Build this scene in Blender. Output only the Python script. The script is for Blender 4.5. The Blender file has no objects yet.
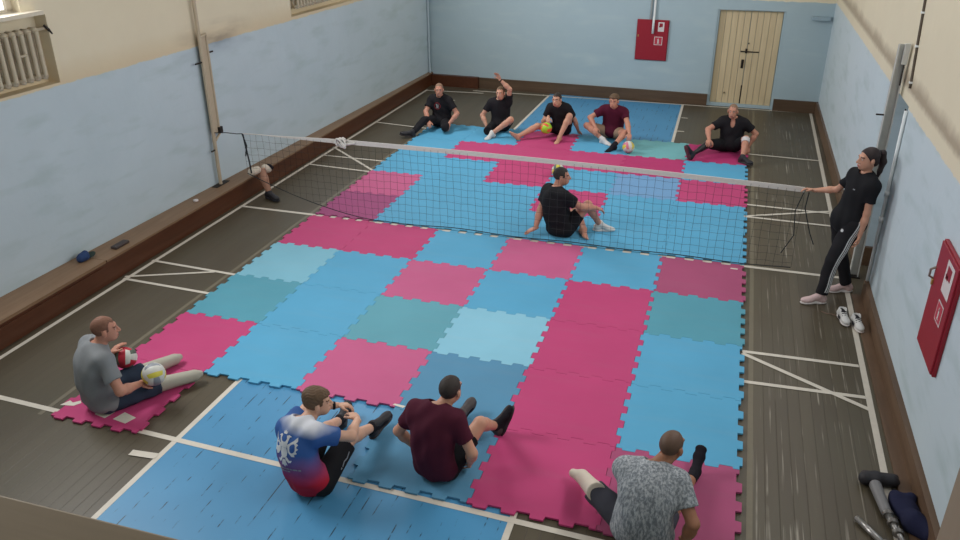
import bpy, bmesh, math, random
import numpy as np
from mathutils import Vector, Matrix
from mathutils.bvhtree import BVHTree
random.seed(4)
SC = bpy.context.scene
C = SC.collection
PI = math.pi

# ------------------------------------------------------------------ camera, light, exposure
cam_d = bpy.data.cameras.new('camera')
cam = bpy.data.objects.new('camera', cam_d); C.objects.link(cam)
cam.location = (5.51, -9.563, 4.316)
cam.rotation_mode = 'XYZ'
cam.rotation_euler = (math.radians(64.26), math.radians(0.11), math.radians(16.94))
cam_d.sensor_fit = 'HORIZONTAL'; cam_d.sensor_width = 36.0
cam_d.lens = 808.085 / 960 * 36.0
cam_d.clip_start = 0.05
SC.camera = cam

SC.view_settings.view_transform = 'Standard'
SC.view_settings.look = 'None'
SC.view_settings.gamma = 1.0
SC.view_settings.use_curve_mapping = False
SC.view_settings.exposure = -0.28

w = bpy.data.worlds.new('world'); SC.world = w; w.use_nodes = True
wb = w.node_tree.nodes['Background']
wb.inputs[0].default_value = (0.97, 0.98, 1.0, 1); wb.inputs[1].default_value = 0.36

def area(name, loc, rot, sx, sy, power, col=(1, 1, 1)):
    l = bpy.data.lights.new(name, 'AREA'); l.shape = 'RECTANGLE'; l.size = sx; l.size_y = sy
    l.energy = power; l.color = col
    o = bpy.data.objects.new(name, l); C.objects.link(o); o.location = loc; o.rotation_euler = rot
    return o
# daylight entering through the tall windows of the left wall
for wy in (-3.9, 3.9):
    area('window_daylight', (-1.30 + 0.04 * wy, wy, 4.2), (0, math.radians(-80), 0), 1.9, 2.2, 270, (0.98, 0.99, 1.0))
# unseen fill lamps high on the right wall, added to brighten the left wall
for wy in (-4.5, -0.5, 3.5):
    area('window_daylight', (7.25, wy, 4.6), (0, math.radians(74), 0), 1.2, 2.4, 105, (0.98, 0.99, 1.0))

# ------------------------------------------------------------------ helpers
def lin(c):
    return tuple(((x / 255) / 12.92 if x / 255 <= 0.04045 else ((x / 255 + 0.055) / 1.055) ** 2.4) for x in c)

class NT:
    """tiny helper to write node trees"""
    def __init__(s, name):
        m = bpy.data.materials.new(name); m.use_nodes = True
        s.m = m; s.t = m.node_tree; s.b = s.t.nodes['Principled BSDF']
    def n(s, ty, **kw):
        x = s.t.nodes.new(ty)
        for k, v in kw.items(): setattr(x, k, v)
        return x
    def l(s, a, b): s.t.links.new(a, b)
    def math(s, op, a, b=None, c=None):
        x = s.n('ShaderNodeMath', operation=op)
        for i, v in enumerate((a, b, c)):
            if v is None: continue
            if hasattr(v, 'is_linked'): s.l(v, x.inputs[i])
            else: x.inputs[i].default_value = v
        return x.outputs[0]
    def mix(s, f, a, b):
        x = s.n('ShaderNodeMix', data_type='RGBA')
        for i, v in ((0, f), (6, a), (7, b)):
            if hasattr(v, 'is_linked'): s.l(v, x.inputs[i])
            elif i == 0: x.inputs[0].default_value = v
            else: x.inputs[i].default_value = (*v, 1) if len(v) == 3 else v
        return x.outputs[2]
    def ramp(s, f, lo, hi):
        x = s.n('ShaderNodeMapRange'); x.clamp = True
        s.l(f, x.inputs[0]); x.inputs[1].default_value = lo; x.inputs[2].default_value = hi
        return x.outputs[0]
    def noise(s, vec, scale, detail=3, rough=0.5):
        x = s.n('ShaderNodeTexNoise'); x.inputs['Scale'].default_value = scale
        x.inputs['Detail'].default_value = detail; x.inputs['Roughness'].default_value = rough
        if vec is not None: s.l(vec, x.inputs['Vector'])
        return x.outputs[0]
    def scale(s, vec, sc):
        x = s.n('ShaderNodeMapping'); x.inputs['Scale'].default_value = sc; s.l(vec, x.inputs[0]); return x.outputs[0]
    def pos(s): return s.n('ShaderNodeNewGeometry').outputs['Position']
    def obj(s): return s.n('ShaderNodeTexCoord').outputs['Object']
    def xyz(s, v):
        x = s.n('ShaderNodeSeparateXYZ'); s.l(v, x.inputs[0]); return x.outputs
    def bump(s, h, st=0.2, d=0.01):
        x = s.n('ShaderNodeBump'); x.inputs['Strength'].default_value = st; x.inputs['Distance'].default_value = d
        s.l(h, x.inputs['Height']); s.l(x.outputs[0], s.b.inputs['Normal'])
    def col(s, c):
        if hasattr(c, 'is_linked'): s.l(c, s.b.inputs['Base Color'])
        else: s.b.inputs['Base Color'].default_value = (*c, 1)
    def r(s, v, spec=0.5):
        s.b.inputs['Roughness'].default_value = v; s.b.inputs['Specular IOR Level'].default_value = spec

_mc = {}
def mat(name, rgb, rough=0.6, var=0.08, scale=30, metal=0.0, spec=0.4, bump=0.0):
    """plain material with a little procedural mottling"""
    if name in _mc: return _mc[name]
    k = NT(name); c = lin(rgb)
    f = k.noise(k.obj(), scale, 3)
    k.col(k.mix(f, tuple(max(0, x * (1 - var)) for x in c), tuple(min(1, x * (1 + var)) for x in c)))
    k.r(rough, spec); k.b.inputs['Metallic'].default_value = metal
    if bump: k.bump(f, bump, 0.004)
    _mc[name] = k.m
    return k.m

def link(name, me, m=None, parent=None, loc=(0, 0, 0)):
    o = bpy.data.objects.new(name, me); C.objects.link(o); o.location = loc
    if m is not None:
        for x in (m if isinstance(m, (list, tuple)) else [m]): me.materials.append(x)
    if parent is not None: o.parent = parent
    return o
def obj(name, bm, m, parent=None, loc=(0, 0, 0), smooth=False):
    me = bpy.data.meshes.new(name)
    bmesh.ops.recalc_face_normals(bm, faces=bm.faces)
    bm.to_mesh(me); bm.free()
    if smooth: me.polygons.foreach_set('use_smooth', [True] * len(me.polygons))
    return link(name, me, m, parent, loc)
def tag(o, label=None, cat=None, group=None, kind=None):
    if label: o['label'] = label
    if cat: o['category'] = cat
    if group: o['group'] = group
    if kind: o['kind'] = kind
    return o
def empty(name, loc, label, cat, group=None, rz=0):
    o = bpy.data.objects.new(name, None); C.objects.link(o); o.location = loc; o.rotation_euler = (0, 0, rz)
    o.empty_display_size = 0.1
    return tag(o, label, cat, group)
def struct(name, bm, m, parent=None, smooth=False):
    o = obj(name, bm, m, parent, smooth=smooth)
    if parent is None: o['kind'] = 'structure'
    return o

def box(bm, lo, hi, bev=0.0, M=None):
    vs = [bm.verts.new((x, y, z)) for x in (lo[0], hi[0]) for y in (lo[1], hi[1]) for z in (lo[2], hi[2])]
    fs = [bm.faces.new([vs[i] for i in q]) for q in ((0, 1, 3, 2), (4, 6, 7, 5), (0, 4, 5, 1), (2, 3, 7, 6), (0, 2, 6, 4), (1, 5, 7, 3))]
    if M is not None: bmesh.ops.transform(bm, matrix=M, verts=vs)
    if bev:
        es = list({e for f in fs for e in f.edges})
        bmesh.ops.bevel(bm, geom=es, offset=bev, segments=2, affect='EDGES', profile=0.5)
def prism(bm, poly, z0, z1):
    a = [bm.verts.new((x, y, z0)) for x, y in poly]; b = [bm.verts.new((x, y, z1)) for x, y in poly]
    n = len(poly)
    bm.faces.new(b); bm.faces.new(a[::-1])
    for i in range(n): bm.faces.new((a[i], a[(i + 1) % n], b[(i + 1) % n], b[i]))
def tube(bm, pts, r, seg=8, cap=True, squash=None):
    pts = [Vector(p) for p in pts]; n = len(pts)
    rs = r if isinstance(r, (list, tuple)) else [r] * n
    rings = []; prev = None
    for i, p in enumerate(pts):
        d = (pts[min(i + 1, n - 1)] - pts[max(i - 1, 0)]).normalized()
        if prev is None:
            up = Vector((0, 0, 1)) if abs(d.z) < 0.9 else Vector((1, 0, 0))
            u = d.cross(up).normalized()
        else:
            u = (prev - d * prev.dot(d)).normalized()
        prev = u; v = d.cross(u)
        rings.append([bm.verts.new(p + (u * math.cos(2 * PI * k / seg) + v * math.sin(2 * PI * k / seg)) * rs[i]) for k in range(seg)])
    for a, b in zip(rings, rings[1:]):
        for k in range(seg): bm.faces.new((a[k], a[(k + 1) % seg], b[(k + 1) % seg], b[k]))
    if cap: bm.faces.new(rings[0][::-1]); bm.faces.new(rings[-1])
def lathe(bm, prof, seg=20, M=None):
    rings = []; vs = []
    for r, z in prof:
        ring = [bm.verts.new((r * math.cos(2 * PI * k / seg), r * math.sin(2 * PI * k / seg), z)) for k in range(seg)]
        rings.append(ring); vs += ring
    for a, b in zip(rings, rings[1:]):
        for k in range(seg): bm.faces.new((a[k], a[(k + 1) % seg], b[(k + 1) % seg], b[k]))
    bm.faces.new(rings[0][::-1]); bm.faces.new(rings[-1])
    if M is not None: bmesh.ops.transform(bm, matrix=M, verts=vs)
def strip(bm, p, q, wd, z, th=0.002):
    p = Vector((p[0], p[1], 0)); q = Vector((q[0], q[1], 0)); d = (q - p).normalized(); s = Vector((-d.y, d.x, 0)) * wd / 2
    prism(bm, [(p - s).to_2d(), (q - s).to_2d(), (q + s).to_2d(), (p + s).to_2d()], z, z + th)
def B(): return bmesh.new()

# ------------------------------------------------------------------ room shell
def lx(y): return -1.50 + 0.04 * y          # left wall plane
def by(x): return 8.28 - 0.033 * x          # back wall plane
RX = 7.34
ZT = 5.6
ZB = 2.27

def wall_mat(name, side):
    k = NT(name); P = k.pos(); x, y, z = k.xyz(P)
    n1 = k.noise(P, 1.3, 4, .6); n2 = k.noise(P, 9, 4); n3 = k.noise(k.scale(P, (.6, .6, 2.5)), 2.2, 3)
    blue = k.mix(n1, *{'left': (lin((184, 199, 206)), lin((198, 212, 219))), 'back': (lin((160, 180, 187)), lin((172, 190, 197))), 'right': (lin((190, 204, 211)), lin((202, 215, 221)))}[side])  # same blue all round; back copy darkened to offset the stronger light there
    blue = k.mix(k.ramp(n3, .52, .8), blue, lin((176, 193, 196)))
    cream = k.mix(n1, lin((218, 206, 180)), lin((230, 219, 192)))
    zb = {'left': 2.27, 'back': 2.16, 'right': 2.18}[side]
    zz = k.math('ADD', z, k.math('MULTIPLY', k.math('SUBTRACT', n2, .5), .05))
    f = k.ramp(zz, zb - .006, zb + .006)
    if side == 'right':     # old grey leak stain in the plaster above the blue paint
        a = k.ramp(zz, 2.30, 2.36); b = k.ramp(k.math('ADD', zz, k.math('MULTIPLY', n1, .15)), 2.60, 2.48)
        cream = k.mix(k.math('MULTIPLY', k.math('MULTIPLY', a, b), .85), cream, lin((164, 148, 126)))
    if side == 'left':      # yellowed lower edge with a mouldy patch by the pipe
        a = k.ramp(zz, 2.55, 2.3)
        cream = k.mix(k.math('MULTIPLY', a, .45), cream, lin((206, 180, 138)))
        d = k.math('ABSOLUTE', k.math('SUBTRACT', y, .55))
        g = k.math('MULTIPLY', k.ramp(d, 1.0, .1), k.ramp(k.math('ABSOLUTE', k.math('SUBTRACT', zz, 2.32)), .28, .02))
        cream = k.mix(k.math('MULTIPLY', g, k.ramp(n3, .35, .6)), cream, lin((168, 154, 134)))
        blue = k.mix(k.math('MULTIPLY', g, k.ramp(n3, .3, .6)), blue, lin((146, 158, 170)))
    k.col(k.mix(f, blue, cream)); k.r(.55, .3)
    k.bump(n2, .25, .01)
    return k.m
M_wl = wall_mat('wall_paint_left', 'left'); M_wb = wall_mat('wall_paint_back', 'back'); M_wr = wall_mat('wall_paint_right', 'right')

def floor_mat():
    k = NT('floor_boards'); P = k.pos(); x, y, z = k.xyz(P)
    pl = k.math('DIVIDE', x, .105)
    fr = k.math('FRACT', pl); idx = k.math('FLOOR', pl)
    wn = k.n('ShaderNodeTexWhiteNoise', noise_dimensions='1D'); k.l(idx, wn.inputs['W'])
    seam = k.ramp(k.math('ABSOLUTE', k.math('SUBTRACT', fr, .5)), .46, .5)
    st = k.noise(k.scale(P, (14, .9, 1)), 1.0, 4, .6)
    big = k.noise(P, .7, 3)
    c = k.mix(wn.outputs[0], lin((80, 71, 57)), lin((90, 81, 66)))
    c = k.mix(k.ramp(big, .3, .75), c, lin((86, 80, 64)))
    c = k.mix(k.math('MULTIPLY', k.ramp(st, .4, .75), .5), c, lin((80, 70, 58)))
    c = k.mix(k.math('MULTIPLY', seam, .55), c, lin((52, 44, 37)))
    # pale scratches worn along the boards by the right-hand side line
    sc = k.noise(k.scale(P, (40, .55, 1)), 1.0, 2, .5)
    wear = k.math('MULTIPLY', k.ramp(sc, .60, .70), k.ramp(x, 5.7, 6.3))
    wear = k.math('MULTIPLY', wear, k.ramp(k.noise(P, 2.2, 2), .42, .6))
    c = k.mix(k.math('MULTIPLY', wear, .7), c, lin((168, 160, 146)))
    k.col(c)
    k.r(.42, .3)
    k.bump(k.math('ADD', k.math('MULTIPLY', seam, -1.0), k.math('MULTIPLY', st, .3)), .25, .004)
    return k.m
M_floor = floor_mat()
def lane_mat():
    k = NT('blue_floor_paint'); P = k.pos(); x, y, z = k.xyz(P)
    fr = k.math('FRACT', k.math('DIVIDE', x, .105))
    seam = k.ramp(k.math('ABSOLUTE', k.math('SUBTRACT', fr, .5)), .44, .47)
    brk = k.ramp(k.noise(k.scale(P, (9, 3.2, 1)), 1.0, 4, .65), .52, .58)
    n1 = k.noise(P, 1.5, 3)
    c = k.mix(n1, lin((70, 134, 175)), lin((82, 148, 190)))
    c = k.mix(k.math('MULTIPLY', k.math('MULTIPLY', seam, brk), .9), c, lin((40, 50, 58)))
    k.col(c); k.r(.42, .3)
    return k.m
M_lane = lane_mat()
M_line = mat('white_line_paint', (206, 198, 184), .5, .12, 12)
M_tan = mat('tan_line_paint', (110, 102, 84), .5, .12, 12)
def wood_mat(name, c1, c2, rough=.45, axis=1, sc=1.0):
    k = NT(name); P = k.pos()
    s = [16, 16, 16]; s[axis] = 1.0
    n = k.noise(k.scale(P, tuple(v * sc for v in s)), 1.0, 4, .6); n2 = k.noise(P, 2.5, 3)
    c = k.mix(k.ramp(n, .3, .7), lin(c1), lin(c2))
    c = k.mix(k.math('MULTIPLY', k.ramp(n2, .5, .8), .4), c, tuple(v * .75 for v in lin(c1)))
    k.col(c); k.r(rough, .4); k.bump(n, .15, .004)
    return k.m
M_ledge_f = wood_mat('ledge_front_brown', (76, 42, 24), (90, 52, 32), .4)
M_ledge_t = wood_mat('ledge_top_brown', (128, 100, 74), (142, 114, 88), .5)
M_base = wood_mat('skirting_brown', (80, 62, 46), (96, 76, 58), .45, 0)
M_base_r = wood_mat('skirting_brown_right', (92, 70, 52), (110, 86, 66), .45)
M_beam = wood_mat('sill_board_brown', (142, 126, 100), (156, 138, 110), .6, 0)
M_post = wood_mat('post_wood', (142, 124, 102), (154, 136, 114), .6, 2)

bm = B(); box(bm, (-1.9, -9.2, -.12), (7.9, 8.6, 0)); FLOOR = struct('floor', bm, M_floor)

# left wall with window openings
bm = B()
def lwall(bm, y0, y1, z0, z1, d0=0.0, th=.25):
    prism(bm, [(lx(y0) - th, y0), (lx(y0) - d0, y0), (lx(y1) - d0, y1), (lx(y1) - th, y1)], z0, z1)
wins = [(-5.2, -2.60), (2.66, 5.0)]
lwall(bm, -9.2, -5.2, 0, ZT); lwall(bm, -5.2, -2.3, 0, 2.30); lwall(bm, -2.3, 2.58, 0, ZT); lwall(bm, 2.58, 5.1, 0, 2.32); lwall(bm, 5.1, by(lx(8.3)) + .2, 0, ZT)
lwall(bm, -5.2, -2.3, 2.30, 3.03, .16); lwall(bm, 2.58, 5.1, 2.32, 3.03, .16)       # radiator niches
lwall(bm, -2.6, -2.3, 3.03, ZT); lwall(bm, -5.2, -2.6, 5.2, ZT); lwall(bm, 2.58, 2.66, 3.03, ZT); lwall(bm, 2.66, 5.1, 5.2, ZT)
struct('wall_left', bm, M_wl)
bm = B(); x0, x1 = lx(8.3) - .25, 7.75
def bwall(bm, xa, xb, z0, z1, d0=0.0, th=.3):
    prism(bm, [(xa, by(xa) + d0), (xb, by(xb) + d0), (xb, by(xb) + th), (xa, by(xa) + th)], z0, z1)
bwall(bm, x0, 5.16, 0, ZT); bwall(bm, 6.47, x1, 0, ZT); bwall(bm, 5.16, 6.47, 1.97, ZT); bwall(bm, 5.16, 6.47, 0, 1.97, .13)
struct('wall_back', bm, M_wb)
bm = B()
box(bm, (RX, -9.2, 0), (RX + .4, -.38, 3.9)); box(bm, (RX, .55, 0), (RX + .4, 8.1, 3.9)); box(bm, (RX, -.38, 2.2), (RX + .4, .55, 3.9)); box(bm, (RX, -9.2, 5.25), (RX + .4, 8.1, ZT))
for a, b in ((-9.2, -5.7), (-3.3, -1.7), (.7, 2.3), (4.7, 8.1)): box(bm, (RX, a, 3.9), (RX + .4, b, 5.25))
box(bm, (RX + .3, -.38, 0), (RX + .4, .55, 2.2))
RWIN_ADDED = [(-5.6, -3.4), (-1.6, .6), (2.4, 4.6)]
WR = struct('wall_right', bm, M_wr)

# painted lane, court lines (part of the floor)
lane_n = [(1.33, -8.9), (4.40, -8.9), (4.38, -5.1), (4.36, -3.2), (1.43, -3.2)]
lane_f = [(1.70, 4.6), (4.70, 4.6), (4.67, 8.0), (1.76, 8.15)]
for pg in (lane_n, lane_f):
    bm = B(); prism(bm, pg, 0.0, .0015); obj('painted_lane', bm, M_lane, FLOOR)
LINES = [((-1.17, -8.8), (-1.03, 7.75), .05), ((7.07, -8.8), (7.23, 8.06), .055), ((.0, 7.95), (7.23, 8.03), .05), ((-1.03, 7.68), (.3, 7.78), .05),
         ((1.40, -3.2), (1.33, -8.9), .05), ((4.37, -3.2), (4.40, -8.9), .05), ((1.70, 4.6), (1.76, 8.0), .05), ((4.70, 4.6), (4.67, 8.0), .05),
         ((-1.17, -4.87), (7.07, -5.16), .055),
         ((-1.12, .055), (7.1, .035), .06),
         ((-1.17, -2.42), (-.2, -1.99), .04), ((-1.15, -1.93), (.3, -2.0), .045), ((-1.15, -2.47), (.3, -2.52), .045),
         ((6.0, -2.06), (7.1, -2.02), .05), ((6.0, -2.63), (7.1, -2.58), .05), ((6.0, -2.1), (7.12, -2.78), .05),
         ((-1.1, 2.1), (.6, 2.0), .045), ((-1.1, 2.62), (.5, 2.6), .045), ((-1.1, 3.1), (.1, 2.1), .045),
         ((5.9, 1.75), (7.16, 1.72), .05), ((5.9, 2.25), (7.16, 2.22), .05), ((5.9, 1.72), (7.16, 2.3), .05),
         ((5.9, 4.8), (7.2, 4.74), .05), ((-1.05, 4.85), (.2, 4.7), .045), ((-.6, 7.0), (-.1, 6.95), .05), ((4.72, 6.9), (4.85, 6.9), .04), ((4.72, 5.9), (4.85, 5.9), .04),
         ((1.12, -5.22), (1.36, -5.2), .07)]
for i, (p, q, wd) in enumerate(LINES):
    bm = B(); strip(bm, p, q, wd, .0015 + .0002 * i, .0008); obj('court_line', bm, M_line, FLOOR)
for p, q in (((-.03, -5.0), (.05, 5.1)), ((6.07, -8.8), (6.11, 7.9))):
    bm = B(); strip(bm, p, q, .045, .0005, .0006); obj('court_line', bm, M_tan, FLOOR)

# ledge along the left wall (boxed-in pipes), skirtings
bm = B(); LF = lambda y: -1.19 + .012 * y
prism(bm, [(lx(-9), -9), (LF(-9) , -9), (LF(8.3), 8.3), (lx(8.3), 8.3)], 0, .27); L1 = struct('baseboard_left', bm, M_ledge_f)
for ya, yb, dz in ((-9, -2.62, 0.008), (-2.6, 2.2, 0), (2.22, 8.28, 0)):
    bm = B(); prism(bm, [(lx(ya), ya), (LF(ya) + .012, ya), (LF(yb) + .012, yb), (lx(yb), yb)], .27, .295 + dz); obj('top_board', bm, M_ledge_t, L1)
bm = B(); prism(bm, [(LF(-9) + .002, -9), (LF(-9) + .02, -9), (LF(-2.7) + .02, -2.7), (LF(-2.7) + .002, -2.7)], .11, .235); obj('front_board', bm, M_ledge_f, L1)
def back_base(xa, xb, d, z, name, m):
    bm = B(); prism(bm, [(xa, by(xa) - d), (xb, by(xb) - d), (xb, by(xb)), (xa, by(xa))], 0, z); return struct(name, bm, m)
back_base(lx(8.3) + .05, .05, .12, .25, 'trim_1', M_ledge_f)
back_base(.05, 5.15, .05, .24, 'baseboard_back', M_base); back_base(6.48, RX, .05, .24, 'trim_2', M_base)
bm = B(); box(bm, (RX - .05, -9, 0), (RX, -.38, .2)); box(bm, (RX - .04, .55, 0), (RX, 8.02, .24)); box(bm, (RX + .02, .50, 0), (RX + .3, .55, .24)); box(bm, (RX + .25, -.38, 0), (RX + .3, .5, .22))
struct('baseboard_right', bm, M_base_r)
bm = B(); box(bm, (7.19, -9, 0), (7.29, -.4, .015)); struct('trim_3', bm, M_base_r)

# near-side opening the camera looks through: sill board and post
bm = B(); box(bm, (-1.8, -9.2, 0), (7.7, -9.03, 3.5)); struct('wall_near', bm, M_wr)
bm = B(); box(bm, (-1.7, -9.25, 3.5), (5.717, -8.962, 3.6), .004); struct('trim_4', bm, M_beam)
bm = B(); box(bm, (5.718, -9.10, 3.5), (5.97, -8.98, ZT), .004); struct('trim_5', bm, M_post)

# windows
M_frame = mat('window_frame_paint', (214, 204, 184), .5)
def glass_mat():
    k = NT('daylight_pane'); k.col((.9, .93, .95)); k.b.inputs['Emission Color'].default_value = (1, 1, 1, 1); k.b.inputs['Emission Strength'].default_value = 1.1; k.r(.1)
    return k.m
M_pane = glass_mat()
for i, (ya, yb) in enumerate(wins):
    bm = B()
    for a, b, z0, z1 in ((ya, yb, 3.03, 3.12), (ya, yb, 5.1, 5.2), (ya, ya + .07, 3.1, 5.15), (yb - .07, yb, 3.1, 5.15), ((ya + yb) / 2 - .04, (ya + yb) / 2 + .04, 3.1, 5.15)):
        prism(bm, [(lx(a) - .16, a), (lx(a) - .1, a), (lx(b) - .1, b), (lx(b) - .16, b)], z0, z1)
    wn = struct('window_%d' % (i + 1), bm, M_frame)
    bm = B(); prism(bm, [(lx(ya) - .145, ya), (lx(ya) - .135, ya), (lx(yb) - .135, yb), (lx(yb) - .145, yb)], 3.1, 5.12); obj('pane', bm, M_pane, wn)
    e = .17 if i == 0 else .0
    bm = B(); prism(bm, [(lx(ya) - .2, ya), (lx(ya) + .12, ya), (lx(yb + e) + .12, yb + e), (lx(yb + e) - .0, yb + e), (lx(yb) - .2, yb)], 3.05, 3.09); obj('window_sill', bm, M_frame, wn)

for i, (ya, yb) in enumerate(((-5.7, -3.3), (-1.7, .7), (2.3, 4.7))):  # unseen right-wall windows with glowing panes, added around the fill lamps
    bm = B()
    for a, b, z0, z1 in ((ya, yb, 3.9, 3.98), (ya, yb, 5.17, 5.25), (ya, ya + .07, 3.98, 5.17), (yb - .07, yb, 3.98, 5.17), ((ya + yb) / 2 - .03, (ya + yb) / 2 + .03, 3.98, 5.17)):
        box(bm, (RX + .14, a, z0), (RX + .2, b, z1))
    wn = struct('window_%d' % (i + 3), bm, M_frame)
    bm = B(); box(bm, (RX + .165, ya, 3.95), (RX + .175, yb, 5.2)); obj('pane', bm, M_pane, wn)

# double plank door
M_door = wood_mat('cream_door_paint', (200, 180, 144), (212, 193, 157), .5, 2)
M_dark = mat('dark_iron', (52, 46, 42), .5, .1, 20, .6)
bm = B()
yy = by(5.8) + .115
def dleaf(bm, xa, xb):
    n = 5; wd = (xb - xa) / n
    for i in range(n): box(bm, (xa + i * wd + .003, by(xa + i * wd) + .095, .06), (xa + (i + 1) * wd - .003, by(xa + i * wd) + .13, 1.96), .004)
bm = B()
for a, b in ((5.16, 5.2), (6.43, 6.47)): box(bm, (a, by(a) + .02, .0), (b, by(a) + .14, 1.97))
box(bm, (5.2, by(5.8) + .02, 1.955), (6.43, by(5.8) + .14, 1.97)); box(bm, (5.2, by(5.8) + .04, 0), (6.43, by(5.8) + .14, .06))
DR = struct('door_1', bm, M_wb)
bm = B(); dleaf(bm, 5.205, 5.815); obj('door_leaf', bm, M_door, DR)
bm = B(); dleaf(bm, 5.822, 6.425); obj('door_leaf', bm, M_door, DR)
yd = by(5.8) + .095
bm = B(); box(bm, (5.70, yd - .02, 1.13), (6.06, yd, 1.15)); box(bm, (5.79, yd - .03, 1.11), (5.83, yd, 1.2)); obj('latch_bar', bm, M_dark, DR)
bm = B(); box(bm, (5.74, yd - .02, .8), (5.79, yd, .98), .006); tube(bm, [(5.765, yd - .015, .95), (5.765, yd - .05, .95), (5.765, yd - .05, .86), (5.765, yd - .015, .86)], .009, 6); obj('door_handle', bm, M_dark, DR)
bm = B(); box(bm, (5.83, yd - .012, 1.29), (5.85, yd, 1.32)); box(bm, (5.47, yd - .012, .26), (5.49, yd, .29)); obj('bolt', bm, M_dark, DR)
bm = B(); box(bm, (5.80, yd - .004, .07), (5.825, yd + .001, .45)); obj('gap_strip', bm, M_dark, DR)

# ------------------------------------------------------------------ puzzle mats
M_seam = None
def foam(name, rgb):
    k = NT('foam_' + name); P = k.pos(); c = lin(rgb)
    n1 = k.noise(P, 1.6, 4, .55); n2 = k.noise(k.scale(P, (1, 7, 1)), 1.2, 3); n3 = k.noise(P, 220, 1)
    cc = k.mix(n1, tuple(x * .90 for x in c), tuple(min(1, x * 1.10) for x in c))
    g = sum(c) / 3
    cc = k.mix(k.math('MULTIPLY', k.ramp(n2, .5, .75), .18), cc, tuple(.65 * x + .35 * g for x in c))
    k.col(cc); k.r(.68, .2); k.bump(n3, .12, .002)
    return k.m
FO = {'P': foam('pink', (186, 68, 116)), 'p': foam('faded_pink', (192, 93, 135)), 'd': foam('deep_pink', (178, 55, 108)), 'u': foam('plum_pink', (156, 74, 119)), 'B': foam('blue', (88, 162, 198)), 'b': foam('mid_blue', (90, 154, 190)), 'V': foam('violet_blue', (113, 156, 197)), 'T': foam('teal', (86, 152, 170)), 'G': foam('greenish_teal', (96, 158, 173)), 'L': foam('pale_blue', (124, 180, 199)), 'W': foam('palest_blue', (134, 190, 211)), 'S': foam('slate_blue', (86, 139, 171)), 'Q': foam('aqua', (113, 173, 178)), 'm': foam('muted_pink', (165, 79, 115))}
NM = {'m': 'muted pink', 'P': 'pink', 'p': 'faded pink', 'd': 'deep pink', 'u': 'plum pink', 'B': 'blue', 'b': 'mid blue', 'V': 'violet-blue', 'T': 'teal', 'G': 'greenish teal', 'L': 'pale blue', 'W': 'palest blue', 'S': 'slate blue', 'Q': 'aqua'}
ROWS = ['BBPBQd', 'BPPPdB', 'BBPBVP', 'pBBPBB', 'uBBBBB',      # far half, far to near
        'PPBpBm', 'LBpBPT', 'TBGWPB', 'PBpSPB', 'P  SPm']       # near half
TH = .016
def edge(n=4, d=.023):
    pts = [(0, 0)]; per = .9 / n
    pts.append((.05, 0))
    for i in range(n):
        a = .05 + i * per; h = per / 2
        pts += [(a + .004, -d), (a + h - .004, -d), (a + h + .004, d), (a + per - .004, d)]
    pts += [(.95, 0), (1, 0)]
    return pts
EDG = edge()
ordn = ['first', 'second', 'third', 'fourth', 'fifth', 'sixth', 'seventh', 'eighth', 'ninth', 'tenth']
jit = {}
for r, row in enumerate(ROWS):
    for c, ch in enumerate(row):
        if ch == ' ': continue
        y0 = 4 - r; x0 = c
        dy = .062 if r < 5 else 0.0
        lefttrim = .1 if c == 0 else 0
        g = .0022
        bot = [(x0 + t, y0 + (-o if r == 4 else o)) for t, o in EDG]; top = [(x0 + t, y0 + 1 + o) for t, o in EDG]
        lef = [(x0 - o, y0 + t) for t, o in EDG]; rig = [(x0 + 1 - o, y0 + t) for t, o in EDG]
        poly = bot[:-1] + rig[:-1] + top[::-1][:-1] + lef[::-1][:-1]
        cx, cy = x0 + .5, y0 + .5
        P2 = []
        for x, y in poly:
            if lefttrim: x = 1 - (1 - x) * .9
            x += -.002 if x > cx else .002; y += -.002 if y > cy else .002
            P2.append((x + .0, y + dy))
        ox, oy = cx, cy + dy
        bm = B(); prism(bm, [(x - ox, y - oy) for x, y in P2], 0, TH)
        es = [e for e in bm.edges if all(v.co.z > TH - 1e-4 for v in e.verts)]
        o = obj('puzzle_mat', bm, FO[ch], None, (ox, oy, .0075))
        ex = {(9, 0): ' under the man holding two balls', (9, 3): ' under the man in maroon seen from behind', (9, 5): ' under the bald man'}.get((r, c), '')
        side = 'beyond the net' if r < 5 else 'on the near side of the net'
        rr = (5 - r) if r < 5 else (r - 4)
        lab = '%s foam puzzle mat, %s from the left in %s row %s' % (NM[ch], ordn[c], ordn[rr - 1], side.replace('on the near side of', 'before'))
        tag(o, lab, 'mat', 'interlocking foam floor mats')

MZ = .0075 + TH     # top of the mats

# bits of tape
M_tape = mat('white_tape', (214, 208, 194), .6)
def tape(x, y, pts, rz, label):
    bm = B(); ca, sa = math.cos(rz), math.sin(rz)
    prism(bm, [(a * ca - b * sa, a * sa + b * ca) for a, b in pts], 0, .0015)
    tag(obj('tape_piece', bm, M_tape, None, (x, y, MZ + .0003)), label, 'tape', 'white tape scraps on the mats')
tape(.14, -4.80, [(-.08, -.03), (.05, -.045), (.1, .0), (.08, .035), (.02, .005), (-.02, .04)], .3, 'notched white tape scrap on the left corner of the pink mat')
tape(.55, -4.84, [(-.07, -.05), (.06, -.055), (.07, .05), (-.06, .05)], -.15, 'square white tape scrap behind the man in the grey shirt')
tape(.77, -4.85, [(-.08, -.06), (.07, -.055), (.085, .05), (-.07, .06)], -.2, 'larger white tape square nearest the front edge of the pink mat')
tape(5.88, -.12, [(-.045, -.015), (.04, -.015), (.045, .015), (-.04, .015)], 0, 'small white tape strip on pink mat at the right edge below the net')
tape(3.03, -3.97, [(-.06, -.012), (.05, -.02), (.06, .014), (-.05, .012)], -.1, 'small white tape strip by the black shoes of the boy')


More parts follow.
